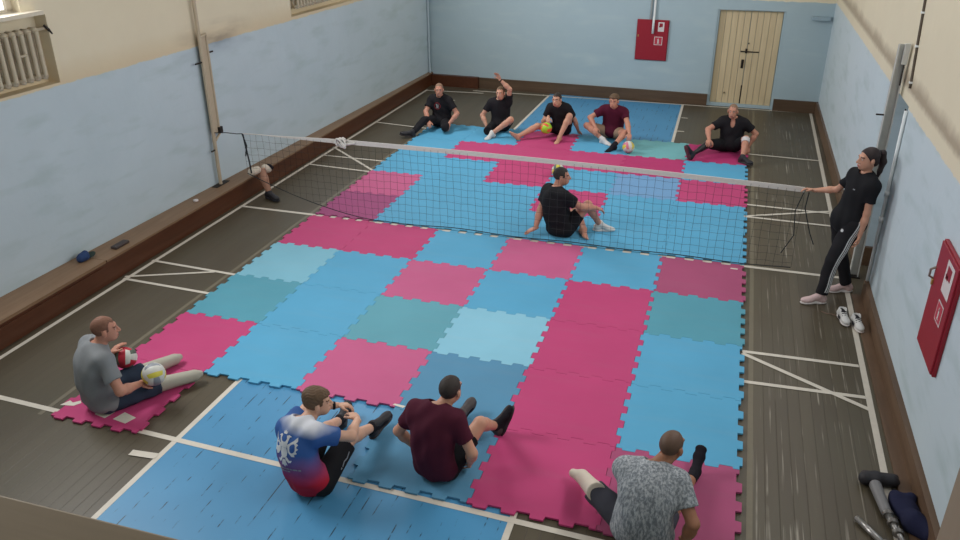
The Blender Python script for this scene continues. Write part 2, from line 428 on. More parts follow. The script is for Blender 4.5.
# ------------------------------------------------------------------ bodies: smooth signed-distance fields meshed with surface nets
def V(*a): return np.array(a, float)
def nrm(v): v = np.asarray(v, float); return v / (np.linalg.norm(v) + 1e-12)
def frame(up, fwd):
    u = nrm(up); r = nrm(np.cross(fwd, u)); f = np.cross(u, r)
    return np.array([r, f, u])            # rows: right, forward, up
class Field:
    def __init__(s, lo, hi, h):
        s.h = h; s.lo = np.asarray(lo, float); s.n = np.ceil((np.asarray(hi) - s.lo) / h).astype(int) + 2
        s.ax = [(s.lo[i] + h * np.arange(s.n[i])).astype(np.float32) for i in range(3)]
        s.F = np.full(s.n, .2, np.float32)
    def sl(s, lo, hi):
        a = np.clip(np.floor((lo - s.lo) / s.h).astype(int), 0, s.n - 1); b = np.clip(np.ceil((hi - s.lo) / s.h).astype(int) + 1, 1, s.n)
        if (b <= a).any(): return None
        q = tuple(slice(i, j) for i, j in zip(a, b))
        return q, s.ax[0][q[0]][:, None, None], s.ax[1][q[1]][None, :, None], s.ax[2][q[2]][None, None, :]
    def dist(s, p, X, Y, Z, inf):
        if p[0] == 'c':
            _, a, b, ra, rb = p[:5]; d = b - a; L2 = max(float(d @ d), 1e-9)
            t = np.clip(((X - a[0]) * d[0] + (Y - a[1]) * d[1] + (Z - a[2]) * d[2]) / L2, 0, 1)
            return np.sqrt((X - a[0] - t * d[0]) ** 2 + (Y - a[1] - t * d[1]) ** 2 + (Z - a[2] - t * d[2]) ** 2) - (ra + (rb - ra) * t) - inf
        _, c, M, r = p[:4]
        x, y, z = X - c[0], Y - c[1], Z - c[2]; r = np.asarray(r) + inf
        q = [x * M[i][0] + y * M[i][1] + z * M[i][2] for i in range(3)]
        k0 = np.sqrt(sum((q[i] / r[i]) ** 2 for i in range(3))); k1 = np.sqrt(sum((q[i] / r[i] ** 2) ** 2 for i in range(3)))
        return k0 * (k0 - 1) / np.maximum(k1, 1e-6)
    def bounds(s, p, pad):
        if p[0] == 'c':
            m = max(p[3], p[4]) + pad
            return np.minimum(p[1], p[2]) - m, np.maximum(p[1], p[2]) + m
        m = max(p[3]) + pad; return p[1] - m, p[1] + m
    def add(s, p, k=.02, inf=0.0, sub=False):
        r = s.sl(*s.bounds(p, k + inf + 3 * s.h))
        if r is None: return
        q, X, Y, Z = r
        d = s.dist(p, X, Y, Z, inf).astype(np.float32); A = s.F[q]
        if sub:
            d = -d; h = np.maximum(k - np.abs(A - d), 0); s.F[q] = np.maximum(A, d) + h * h / (4 * k)
        else:
            h = np.maximum(k - np.abs(A - d), 0); s.F[q] = np.minimum(A, d) - h * h / (4 * k)
    def cut(s, pt, n, box=None):
        """keep the side the normal points away from"""
        n = nrm(n); q, X, Y, Z = (tuple([slice(None)] * 3), s.ax[0][:, None, None], s.ax[1][None, :, None], s.ax[2][None, None, :])
        d = (X - pt[0]) * n[0] + (Y - pt[1]) * n[1] + (Z - pt[2]) * n[2]
        s.F = np.maximum(s.F, d.astype(np.float32))
    def wrinkle(s, amp, seed=0):
        rng = np.random.RandomState(seed); X, Y, Z = s.ax[0][:, None, None], s.ax[1][None, :, None], s.ax[2][None, None, :]
        w = 0
        for i in range(5):
            f = rng.normal(size=3) * np.array([24, 24, 20]); ph = rng.rand() * 6.28
            w = w + np.sin(X * f[0] + Y * f[1] + Z * f[2] + ph)
        s.F = s.F + (amp * w / 2.2).astype(np.float32)
    def mesh(s, off=(0, 0, 0)):
        F = s.F; F[0] = F[-1] = .1; F[:, 0] = F[:, -1] = .1; F[:, :, 0] = F[:, :, -1] = .1
        ins = F < 0
        c = np.zeros(np.array(F.shape) - 1, np.int8)
        for i in (0, 1):
            for j in (0, 1):
                for k in (0, 1):
                    c += ins[i:ins.shape[0] - 1 + i, j:ins.shape[1] - 1 + j, k:ins.shape[2] - 1 + k]
        act = (c > 0) & (c < 8); idx = np.full(act.shape, -1, np.int64); cells = np.argwhere(act); idx[act] = np.arange(len(cells))
        ps = np.zeros((len(cells), 3)); cnt = np.zeros(len(cells))
        cor = [(i, j, k) for i in (0, 1) for j in (0, 1) for k in (0, 1)]
        vals = {o: F[cells[:, 0] + o[0], cells[:, 1] + o[1], cells[:, 2] + o[2]] for o in cor}
        for a in cor:
            for ax in range(3):
                if a[ax]: continue
                b = list(a); b[ax] = 1; b = tuple(b)
                fa, fb = vals[a], vals[b]; m = (fa < 0) != (fb < 0)
                t = np.where(m, fa / np.where(m, fa - fb, 1), 0)
                pt = np.array(a, float)[None, :] + t[:, None] * (np.array(b) - np.array(a))[None, :]
                ps[m] += pt[m]; cnt[m] += 1
        vs = s.lo + (cells + ps / cnt[:, None]) * s.h - np.asarray(off)
        faces = []
        for ax in range(3):
            o1, o2 = [(1, 2), (2, 0), (0, 1)][ax]
            sh = [slice(1, -1)] * 3; sh[ax] = slice(0, -1)
            A = ins[tuple(sh)]; sh2 = list(sh); sh2[ax] = slice(1, None); Bq = ins[tuple(sh2)]
            e = np.argwhere(A != Bq)
            if not len(e): continue
            flip = A[tuple(e.T)]
            base = e + 1; base[:, ax] -= 1
            def cell(d1, d2):
                q = base.copy(); q[:, o1] -= d1; q[:, o2] -= d2; return idx[tuple(q.T)]
            quad = np.stack([cell(1, 1), cell(0, 1), cell(0, 0), cell(1, 0)], 1)
            quad[~flip] = quad[~flip][:, ::-1]
            faces.append(quad)
        return vs, np.concatenate(faces) if faces else np.zeros((0, 4), int)
def np_mesh(name, parts):
    vs = []; fs = []; n = 0
    for v, f in parts: vs.append(v); fs.append(f + n); n += len(v)
    vs = np.concatenate(vs); fs = np.concatenate(fs)
    me = bpy.data.meshes.new(name)
    me.vertices.add(len(vs)); me.vertices.foreach_set('co', vs.astype(np.float32).ravel())
    me.loops.add(len(fs) * 4); me.loops.foreach_set('vertex_index', fs.astype(np.int32).ravel())
    me.polygons.add(len(fs)); me.polygons.foreach_set('loop_start', np.arange(0, len(fs) * 4, 4, dtype=np.int32))
    me.polygons.foreach_set('loop_total', np.full(len(fs), 4, np.int32)); me.polygons.foreach_set('use_smooth', np.ones(len(fs), bool))
    me.update(calc_edges=True); me.validate()
    return me
def solid(name, prims, m, parent, off, h=.008, k=.02, inf=0.0, cuts=(), subs=(), wr=0.0, seed=0, zmin=None):
    lo = np.min([Field.bounds(None, p, inf + .03)[0] for p in prims], 0); hi = np.max([Field.bounds(None, p, inf + .03)[1] for p in prims], 0)
    F = Field(lo, hi, h)
    for p in prims: F.add(p, p[5] if len(p) > 5 else k, inf)
    if wr: F.wrinkle(wr, seed)
    for p in subs: F.add(p, .006, 0, True)
    for pt, n in cuts: F.cut(pt, n)
    if zmin is not None: F.cut(V(0, 0, zmin), V(0, 0, -1))
    me = np_mesh(name, [F.mesh(off)])
    return link(name, me, m, parent)

SKIN = {}
def skin(name, rgb):
    k = NT('skin_' + name); P = k.obj(); c = lin(rgb); n = k.noise(P, 14, 3)
    k.col(k.mix(n, tuple(x * .88 for x in c), (min(1, c[0] * 1.1), c[1] * 1.04, c[2] * 1.02))); k.r(.5, .35)
    k.b.inputs['Subsurface Weight'].default_value = .06; k.b.inputs['Subsurface Radius'].default_value = (.02, .008, .004)
    return k.m
M_eye = mat('eye_white', (200, 192, 184), .3); M_iris = mat('iris', (48, 40, 36), .3)

def ik(a, b, l1, l2, pole):
    """joint between a and b for two bones, bent toward pole; returns joint, end"""
    d = b - a; D = np.linalg.norm(d); u = d / D
    if D > (l1 + l2) * .999: D = (l1 + l2) * .999
    if D < abs(l1 - l2) + .02: D = abs(l1 - l2) + .02
    x = (l1 * l1 - l2 * l2 + D * D) / (2 * D); hgt = math.sqrt(max(l1 * l1 - x * x, 0))
    p = np.asarray(pole, float); p = nrm(p - u * (p @ u))
    return a + u * x + p * hgt, a + u * D

def hand_prims(w, d, n, side, curl=.5, spread=1.0, s=1.0):
    """palm, four unequal fingers and a thumb; w wrist, d pointing direction, n palm normal, side +1 right hand"""
    d = nrm(d); n = nrm(n - d * (n @ d)); t = np.cross(d, n) * side
    pr = []; M = np.array([t, d, n])
    pr.append(('e', w + d * .048 * s, M, (.040 * s, .054 * s, .0165 * s)))
    pr.append(('c', w - d * .02 * s, w + d * .03 * s, .025 * s, .020 * s))
    pr.append(('c', w + d * .03 * s + t * .028 * s, w + d * .085 * s + t * .030 * s, .013 * s, .011 * s)); pr.append(('c', w + d * .03 * s - t * .026 * s, w + d * .08 * s - t * .029 * s, .013 * s, .0105 * s))
    for o, L, a, r in ((.031, .070, .10, .0088), (.0105, .079, .02, .0092), (-.0105, .073, -.05, .0088), (-.030, .056, -.14, .0078)):
        p = w + d * (.088 - abs(o) * .25) * s + t * o * s; ang = 0.12
        dd = nrm(d + t * a * spread)
        for j, f in enumerate((.45, .31, .24)):
            ang += curl * (.8, 1.0, .7)[j]
            q = p + (dd * math.cos(ang) + n * math.sin(ang)) * L * f * s
            pr.append(('c', p, q, r * s * (1, .93, .86)[j], r * s * (.93, .86, .76)[j], .004)); p = q
    p = w + d * .025 * s + t * .030 * s
    q = p + nrm(d * .62 + t * .72 + n * .32) * .042 * s; pr.append(('c', p, q, .0135 * s, .0110 * s, .008))
    z = q + nrm(d * .85 + t * (.45 - .3 * curl) + n * (.2 + .5 * curl)) * .033 * s; pr.append(('c', q, z, .0105 * s, .0085 * s, .004))
    return pr

def hold(c, n, d, curl, pole, r=.105):
    """arm entry whose palm lies on a ball centred at c; n points from the palm to the ball"""
    n = nrm(n); d = nrm(np.asarray(d, float) - n * (np.asarray(d, float) @ n))
    return (np.asarray(c, float) - n * (r + .021) - d * .05, pole, d, n, curl)

def foot_prims(an, t, u, s=1.0):
    """bare foot: heel, instep, ball, toes; an ankle centre, t toe direction, u up of the foot"""
    t = nrm(t); u = nrm(u - t * (u @ t)); r = np.cross(t, u)
    heel = an - t * .035 * s - u * .045 * s; ball = an + t * .125 * s - u * .055 * s; toe = an + t * .185 * s - u * .060 * s
    pr = [('c', an, heel, .038 * s, .033 * s), ('c', an + t * .02 * s - u * .01 * s, ball, .036 * s, .027 * s), ('c', heel, ball, .030 * s, .030 * s),
          ('e', ball, np.array([r, t, u]), (.045 * s, .05 * s, .024 * s)), ('e', toe, np.array([r, t, u]), (.042 * s, .03 * s, .017 * s))]
    return pr
def shoe_prims(an, t, u, s=1.0):
    t = nrm(t); u = nrm(u - t * (u @ t)); r = np.cross(t, u); M = np.array([r, t, u])
    up = [('c', an + u * .02, an - t * .03 * s - u * .035 * s, .046 * s, .044 * s), ('c', an + t * .02 - u * .005, an + t * .14 * s - u * .05 * s, .043 * s, .036 * s),
          ('e', an + t * .15 * s - u * .052 * s, M, (.049 * s, .075 * s, .036 * s)), ('e', an - t * .02 * s - u * .045 * s, M, (.042 * s, .055 * s, .04 * s))]
    so = [('e', an + t * .145 * s - u * .082 * s, M, (.052 * s, .085 * s, .018 * s)), ('e', an - t * .01 * s - u * .082 * s, M, (.044 * s, .075 * s, .019 * s)), ('c', an - u * .082 * s, an + t * .12 * s - u * .084 * s, .03 * s, .032 * s)]
    cut = [(an - u * .1 * s, -u)]
    return up, so, cut

def person(label, pel, fwd, neck, head, face, m_skin, m_hair, shirt, arms, legs, bottom=None, shr=None, w=1.0, s=1.0, belly=0.0, hair='short', h=.0085, group=None, up_head=(0, 0, 1), sleeve=.66, standing=False, vneck=False, bulge=.05, seed=1, wr=.0055, hem=.10, loose=.02):
    """arms: {'R': (hand, pole, hand_dir, palm_normal, curl), 'L': ...}; legs: {'R': dict(foot=ankle, pole=.., toe=.., up=.., kind=..)}"""
    pel, neck, head, fwd, face = (np.asarray(x, float) for x in (pel, neck, head, fwd, face))
    zf = MZ if not label.startswith(('boy', 'woman')) else .003
    base = np.array([pel[0], pel[1], zf])
    fwd = nrm(fwd); rt = nrm(np.cross(fwd, V(0, 0, 1)))
    spine = nrm(neck - pel); srt = nrm(np.asarray(shr, float)) if shr is not None else rt
    srt = nrm(srt - spine * (srt @ spine)); sf = np.cross(spine, srt)
    prt = nrm(rt - spine * (rt @ spine) * .5); pf = nrm(fwd)
    Lt = np.linalg.norm(neck - pel)
    waist = pel + (neck - pel) * .36 - pf * bulge; chest = pel + (neck - pel) * .70 - sf * bulge * .8
    upc = nrm(neck - waist); cf = nrm(np.cross(upc, srt)); Mc = np.array([srt, cf, upc])
    Mp = frame(nrm(waist - pel + V(0, 0, .001)), pf); Mw = frame(spine, pf + sf)
    sh = {'R': neck - upc * .055 + srt * .172 * s * (.5 + .5 * w) + cf * .005, 'L': neck - upc * .055 - srt * .172 * s * (.5 + .5 * w) + cf * .005}
    for q in 'RL':                       # a raised arm lifts its shoulder
        if arms[q][0][2] > neck[2]: sh[q] = sh[q] + upc * .04 - (srt if q == 'R' else -srt) * .015
    hip = {'R': pel + prt * .095 * s, 'L': pel - prt * .095 * s}
    torso = [('e', pel + Mp[2] * .035, Mp, (.168 * w * s, .118 * w, .115)), ('e', waist, Mw, (.150 * w * s, .108 * w, .17)), ('e', chest, Mc, (.165 * w * s, .112 * w, .185)),
             ('c', sh['R'] - srt * .02, sh['L'] + srt * .02, .058, .058), ('c', neck + upc * .0 - srt * .03, sh['L'] + srt * .02, .045, .045), ('c', neck + srt * .03, sh['R'] - srt * .02, .045, .045)]
    if belly: torso.append(('e', waist + pf * (.05 + belly), Mw, (.13 * w, .10 * w, .13)))
    if standing: torso.append(('e', pel + V(0, 0, -.02) - pf * .03, Mp, (.155 * w, .115, .12)))
    f = nrm(face); Mh = frame(np.asarray(up_head, float), f); H = lambda x, y, z: head + (Mh[0] * x + Mh[1] * y + Mh[2] * z) * s
    fem = hair == 'ponytail'
    hp = [('e', H(0, -.012, .035), Mh, (.074 * s, .096 * s, .086 * s)), ('e', H(0, .032, -.03), Mh, (.058 * s, .062 * s, .084 * s)), ('e', H(0, .045, -.078), Mh, ((.036 if fem else .042) * s, .042 * s, .032 * s)),
          ('e', H(0, .0, -.045), Mh, (.060 * s, .07 * s, .05 * s)),
          ('c', H(0, .094, .012), H(0, .112, -.026), .009 * s, .0135 * s, .012), ('c', H(-.014, .098, -.03), H(.014, .098, -.03), .009, .009, .01), ('c', H(-.036, .080, .030), H(.036, .080, .030), .012, .012, .02),
          ('c', H(-.018, .090, -.060), H(.018, .090, -.060), .0075, .0075, .010), ('c', H(-.014, .088, -.070), H(.014, .088, -.070), .008, .008, .010),
          ('e', H(.079, -.008, -.006), Mh, (.012, .020 * s, .032 * s), None, .01), ('e', H(-.079, -.008, -.006), Mh, (.012, .020 * s, .032 * s), None, .01)]
    hs = [('e', H(.033, .094, .010), Mh, (.016, .012, .010)), ('e', H(-.033, .094, .010), Mh, (.016, .012, .010))]
    eyes = [('e', H(.032, .078, .009), Mh, (.013, .011, .009)), ('e', H(-.032, .078, .009), Mh, (.013, .011, .009))]
    nb = H(0, -.022, -.055)
    nk = [('c', neck - upc * .06, nb, .060 * (.85 if fem else w ** .5), .052 * (.85 if fem else w ** .3), .03)]
    LU, LFo = .285 * s, .255 * s
    limb = []; hands = []; slv = []; extra = {}
    for q in 'RL':
        a = arms[q]; tgt = np.asarray(a[0], float)
        el, wr_ = ik(sh[q], tgt, LU, LFo, a[1])
        g = w ** .5 * (.85 if fem else 1)
        limb += [('c', sh[q], el, .052 * g, .040 * g), ('c', el, el + (wr_ - el) * .35, .041 * g, .042 * g), ('c', el + (wr_ - el) * .3, wr_, .042 * g, .026 * g)]
        hd = np.asarray(a[2], float) if a[2] is not None else nrm(wr_ - el)
        hands.append(hand_prims(wr_, hd, np.asarray(a[3], float), 1 if q == 'R' else -1, a[4], s=.98 * s * (.9 if fem else 1.03)))
        ue = sh[q] + (el - sh[q]) * sleeve; ax = nrm(el - sh[q])
        slv.append((q, sh[q], ue, ax)); extra['el' + q] = el; extra['wr' + q] = wr_
    LT, LS = .435 * s, .42 * s
    lg = {}
    for q in 'RL':
        L = legs[q]; an = np.asarray(L['foot'], float)
        kn, e = ik(hip[q], an, L.get('lt', LT), L.get('ls', LS), L['pole'])
        if L.get('cutshin') is not None: e = kn + nrm(e - kn) * L['cutshin']
        lg[q] = (kn, e)
        if L.get('kind') == 'thighstump': limb += [('c', hip[q], hip[q] + (kn - hip[q]) * .8, .092 * w, .066)]; continue
        limb += [('c', hip[q], kn, .088 * w ** .6, .057)]
        if L.get('kind') in ('prosthesis',): continue
        g = 1.0 if not fem else .92
        if L.get('kind') == 'stump': limb += [('c', kn, e, .056, .042)]; continue
        limb += [('c', kn, kn + (e - kn) * .3, .055 * g, .053 * g), ('c', kn + (e - kn) * .28, e, .054 * g, .036 * g)]
        bk = nrm(np.cross(np.cross(kn - hip[q], e - kn), e - kn)) if np.linalg.norm(np.cross(kn - hip[q], e - kn)) > 1e-4 else V(0, 0, -1)
        limb += [('c', kn + (e - kn) * .15 + bk * .015, kn + (e - kn) * .5 + bk * .012, .04 * g, .036 * g)]
        if 'shoe' in L: continue
        limb += foot_prims(e, np.asarray(L['toe'], float), np.asarray(L.get('up', (0, 0, 1)), float), s)
    # ---- body mesh: one surface, hands meshed finer and fused at the wrist
    allp = torso + nk + limb + hp
    lo = np.min([Field.bounds(None, p, .03)[0] for p in allp], 0); hi = np.max([Field.bounds(None, p, .03)[1] for p in allp], 0)
    F = Field(lo, hi, h)
    for p in torso: F.add(p, .06)
    for p in nk + limb: F.add(p, p[5] if len(p) > 5 else .022)
    G = Field(head - .19, head + .19, .0052)
    for p in hp: G.add(p, p[5] if len(p) > 5 and p[5] else .022)
    G.add(('c', neck - upc * .03, nb, .060 * (.85 if fem else w ** .5), .050 * (.85 if fem else w ** .3)), .03)
    for p in hs: G.add(p, .006, 0, True)
    for p in eyes: G.add(p, .003)
    for p in torso: G.add(p, .04, -.006)
    F.cut(V(0, 0, zf + .002), V(0, 0, -1)); 
    G.cut(nb - Mh[2] * .075, -Mh[2])
    ms = [F.mesh(base), G.mesh(base)]
    for hpz in hands:
        lo = np.min([Field.bounds(None, p, .012)[0] for p in hpz], 0); hi = np.max([Field.bounds(None, p, .012)[1] for p in hpz], 0)
        K = Field(lo, hi, .0036)
        for p in hpz: K.add(p, p[5] if len(p) > 5 else .012)
        K.cut(V(0, 0, zf + .001), V(0, 0, -1)); ms.append(K.mesh(base))
    me = np_mesh('person', ms)
    body = link('person', me, [m_skin, M_eye, M_iris, m_hair, MLIP], None, tuple(base))
    # face colouring by place on the head
    cen = np.empty(len(me.polygons) * 3, np.float32); me.polygons.foreach_get('center', cen); cen = cen.reshape(-1, 3) + base - head
    lx_ = cen @ Mh[0] / s; ly_ = cen @ Mh[1] / s; lz_ = cen @ Mh[2] / s; ma = np.zeros(len(cen), np.int32)
    fr = ly_ > .066
    ex = (np.abs(lx_) - .032); e2 = np.hypot(ex / 1.35, lz_ - .0095)
    ma[fr & (e2 < .0075)] = 1; ma[fr & (np.hypot(ex, lz_ - .0095) < .0046)] = 2
    ma[fr & (np.abs(np.abs(lx_) - .032) < .019) & (np.abs(lz_ - .032 + .12 * np.abs(np.abs(lx_) - .03)) < .0048)] = 3
    ma[fr & (np.abs(lx_) < .022) & (np.abs(lz_ + .065) < .0095)] = 4
    me.polygons.foreach_set('material_index', ma)
    tag(body, label, 'person', group)
    # ---- hair
    cap = [('e', H(0, -.014, .036), Mh, (.080 * s, .101 * s, .092 * s))]
    def hairmesh(prims, top, wrk):
        lo = np.min([Field.bounds(None, p, .02)[0] for p in prims], 0); hi = np.max([Field.bounds(None, p, .02)[1] for p in prims], 0)
        F = Field(lo, hi, .0055)
        for p in prims: F.add(p, .03)
        X, Y, Z = F.ax[0][:, None, None] - head[0], F.ax[1][None, :, None] - head[1], F.ax[2][None, None, :] - head[2]
        hx, hy, hz = [(X * Mh[i][0] + Y * Mh[i][1] + Z * Mh[i][2]) / s for i in range(3)]
        rng = np.random.RandomState(seed)
        wob = .004 * (np.sin(hx * 160 + seed) + np.sin(hx * 90 + hy * 120))
        F.F = np.maximum(F.F, np.minimum(top + wob + .10 * np.abs(hx) - hz, hy - .042 - wob))       # forehead and temples
        F.F = np.maximum(F.F, -(hz + .018 - .55 * hy - wob * .6) * .85)                      # sideburns down to the nape
        F.F = np.maximum(F.F, -np.maximum(np.abs(hy + .006) - .020, np.maximum(np.abs(hz + .006) - .034, .060 - np.abs(hx))))  # clear of the ears
        if wrk: F.wrinkle(wrk, seed); F.F = F.F + (wrk * np.sin(hx * 210 + 3 * np.sin(hy * 60)) * np.sin(hz * 170)).astype(np.float32)
        link('hair', np_mesh('hair', [F.mesh(base)]), m_hair, body)
    if hair == 'short': hairmesh(cap, .074, .0014)
    elif hair == 'shaved': hairmesh([('e', H(0, -.014, .036), Mh, (.0768 * s, .0988 * s, .0888 * s))], .082, 0)
    elif hair == 'tousled': hairmesh(cap + [('e', H(.005, .025, .075), Mh, (.068, .075, .056)), ('e', H(-.01, -.03, .085), Mh, (.066, .075, .05))], .066, .003)
    elif hair == 'ponytail':
        solid('hair', [('e', H(0, -.014, .038), Mh, (.084, .106, .094)), ('e', H(0, -.06, -.02), Mh, (.068, .05, .06))], m_hair, body, base, .006, cuts=[(H(0, .045, .04), Mh[1] * 1 - Mh[2] * .75)], wr=.001)
        solid('ponytail', [('c', H(0, -.105, .07), H(0, -.145, .06), .020, .030), ('c', H(0, -.145, .06), H(0, -.165, -.03), .034, .036), ('c', H(0, -.165, -.03), H(0, -.150, -.13), .036, .022), ('c', H(0, -.15, -.13), H(.0, -.140, -.19), .022, .008)], m_hair, body, base, .006, wr=.003, seed=3)
        bm = B(); tube(bm, [H(0, -.112, .068) - base + Mh[0] * .024 * math.cos(a) + Mh[2] * .024 * math.sin(a) for a in np.linspace(0, 6.28, 13)], .006, 6); obj('hair_tie', bm, mat('hair_tie_black', (30, 28, 30)), body, smooth=True)
    # ---- shirt
    sp = [(p[0],) + tuple(p[1:]) for p in torso]
    F_ = [p + (() if len(p) > 5 else ()) for p in sp]
    lo = np.min([Field.bounds(None, p, .16)[0] for p in torso], 0); hi = np.max([Field.bounds(None, p, .16)[1] for p in torso], 0)
    for q, a, b, ax in slv: lo = np.minimum(lo, b - .1); hi = np.maximum(hi, b + .1)
    F = Field(lo, hi, h)
    for p in torso: F.add(p, .07, loose)
    if standing: F.add(('e', pel + V(0, 0, -.03), Mp, (.178 * w, .135, .13)), .06)
    else: F.add(('e', pel + V(0, 0, .0), Mp, (.178 * w * s, .128 * w, .085)), .05)
    hemz = pel + V(0, 0, -hem) if standing else None
    if standing: F.cut(hemz, V(0, 0, -1))
    S = Field(lo, hi, h)
    for q, a, b, ax in slv: S.add(('c', a - ax * .01, b + ax * .0, .071 * w ** .5 * (.88 if fem else 1), .068 * w ** .5 * (.88 if fem else 1)), .01)
    for q, a, b, ax in slv:
        r = S.sl(b - .09, b + .09)
        if r: 
            qq, X, Y, Z = r; d = (X - b[0]) * ax[0] + (Y - b[1]) * ax[1] + (Z - b[2]) * ax[2]; S.F[qq] = np.maximum(S.F[qq], d.astype(np.float32) + .012)
    k_ = .045; hh = np.maximum(k_ - np.abs(F.F - S.F), 0); F.F = np.minimum(F.F, S.F) - hh * hh / (4 * k_)
    F.wrinkle(wr, seed)
    F.add(('c', neck + upc * .035 + cf * .015, neck + upc * .12 + cf * .02, .062 * w ** .4, .075 * w ** .4), .01, 0, True)
    if vneck: F.add(('e', neck - upc * .03 + cf * .10, Mc, (.04, .07, .085)), .006, 0, True)
    F.cut(V(0, 0, zf + .003), V(0, 0, -1))
    shirt_o = link('shirt', np_mesh('shirt', [F.mesh(base)]), shirt, body)
    # ---- shorts or trousers
    if bottom:
        m_b, kind, frac = bottom
        pr = [('e', pel + Mp[2] * .0, Mp, (.170 * w * s, .128 * w, .10), None, .04)]; cuts = []
        Q = None
        lo = np.min([pel - .3] + [lg[q][0] - .15 for q in 'RL'] + [lg[q][1] - .12 for q in 'RL'], 0); hi = np.max([pel + .3] + [lg[q][0] + .15 for q in 'RL'] + [lg[q][1] + .12 for q in 'RL'], 0)
        F = Field(lo, hi, h); F.add(pr[0], .04)
        for q in 'RL':
            kn, e = lg[q]; fr_ = frac[q] if isinstance(frac, dict) else frac
            T = Field(lo, hi, h)
            if kind == 'shorts':
                end = hip[q] + (kn - hip[q]) * fr_; ax = nrm(kn - hip[q])
                T.add(('c', hip[q], end + ax * .03, .104 * w ** .6, .080), .03); T.cut(end, ax)
            else:
                T.add(('c', hip[q], kn, (.108 if fem else .100) * w ** .6, .078 if fem else .076), .03)
                end = kn + (e - kn) * fr_; ax = nrm(e - kn)
                if legs[q].get('kind') != 'thighstump':
                    T.add(('c', kn, end + ax * .03, .078 if fem else .075, .062 if fem else .056), .02)
                    r = T.sl(end - .12, end + .12); qq, X, Y, Z = r; d = (X - end[0]) * ax[0] + (Y - end[1]) * ax[1] + (Z - end[2]) * ax[2]; T.F[qq] = np.maximum(T.F[qq], d.astype(np.float32))
            k_ = .03; hh = np.maximum(k_ - np.abs(F.F - T.F), 0); F.F = np.minimum(F.F, T.F) - hh * hh / (4 * k_)
        F.wrinkle(wr, seed + 5); F.cut(V(0, 0, zf + .002), V(0, 0, -1))
        link('trousers' if kind != 'shorts' else 'shorts', np_mesh('shorts', [F.mesh(base)]), m_b, body)
    # ---- feet, liners, prostheses
    for q in 'RL':
        L = legs[q]; kn, e = lg[q]; t = np.asarray(L.get('toe', (0, 1, 0)), float); u = np.asarray(L.get('up', (0, 0, 1)), float)
        if 'sock' in L:
            ms_, hgt_ = L['sock']
            pr = foot_prims(e, t, u, s); ax = nrm(kn - e); end = e + ax * hgt_
            solid('sock', [p[:3] + (p[3] + .005, p[4] + .005) if p[0] == 'c' else p[:3] + (tuple(x + .005 for x in p[3]),) for p in pr] + [('c', e, end + ax * .03, .041, .041 + .07 * hgt_)], ms_, body, base, .007, cuts=[(end, ax)], zmin=zf + .002)
        if 'shoe' in L:
            mu, mso = L['shoe'][:2]; up, so, cut = shoe_prims(e, t, u, s * (.92 if fem else 1))
            so_ = solid('shoe', up, mu, body, base, .007, .02, cuts=cut + [(e + nrm(kn - e) * (.035 if len(L['shoe']) < 3 else L['shoe'][2]), nrm(kn - e))], zmin=zf + .002)
            solid('sole', so, mso, so_, base, .007, .02, cuts=cut, zmin=zf + .001)
        if 'liner' in L:
            ml, a0 = L['liner'][:2]; st = kn + (e - kn) * a0; ax = nrm(e - kn)
            solid('stump_liner', [('c', st - ax * .03, e, .074, .055)] + ([('c', e, e + L['liner'][2], .05, .034)] if len(L['liner']) > 2 else []), ml, body, base, .007, .02, cuts=[(st, -ax)], wr=.001, zmin=zf + .002)
        if 'band' in L:
            mb, a0, wd, rr = L['band']; c = kn + (e - kn) * a0; ax = nrm(e - kn)
            solid('knee_band', [('c', c - ax * wd, c + ax * wd, rr, rr)], mb, body, base, .007, cuts=[(c + ax * wd, ax), (c - ax * wd, -ax)], zmin=zf + .002)
        if L.get('kind') == 'prosthesis':
            ax = nrm(e - kn); mz = L['mat']
            pz = solid('prosthetic_leg', [('c', kn + ax * .02, kn + ax * .2, .066, .05), ('c', kn + ax * .2, e, .045, .034)], mz, body, base, .007, cuts=[(kn + ax * .015, -ax)], zmin=zf + .002)
            solid('socket_rim', [('c', kn - ax * .01, kn + ax * .03, .068, .068)], L['rim'], pz, base, .007, cuts=[(kn - ax * .01, -ax), (kn + ax * .03, ax)], zmin=zf + .002)
    info = dict(base=base, neck=neck, upc=upc, cf=cf, srt=srt, chest=chest, waist=waist, lg=lg, hip=hip, head=head, Mh=Mh, body=body, shirt=shirt_o, wr=extra, Mp=Mp, pel=pel)
    return info
MLIP = mat('lip', (158, 96, 88), .45)

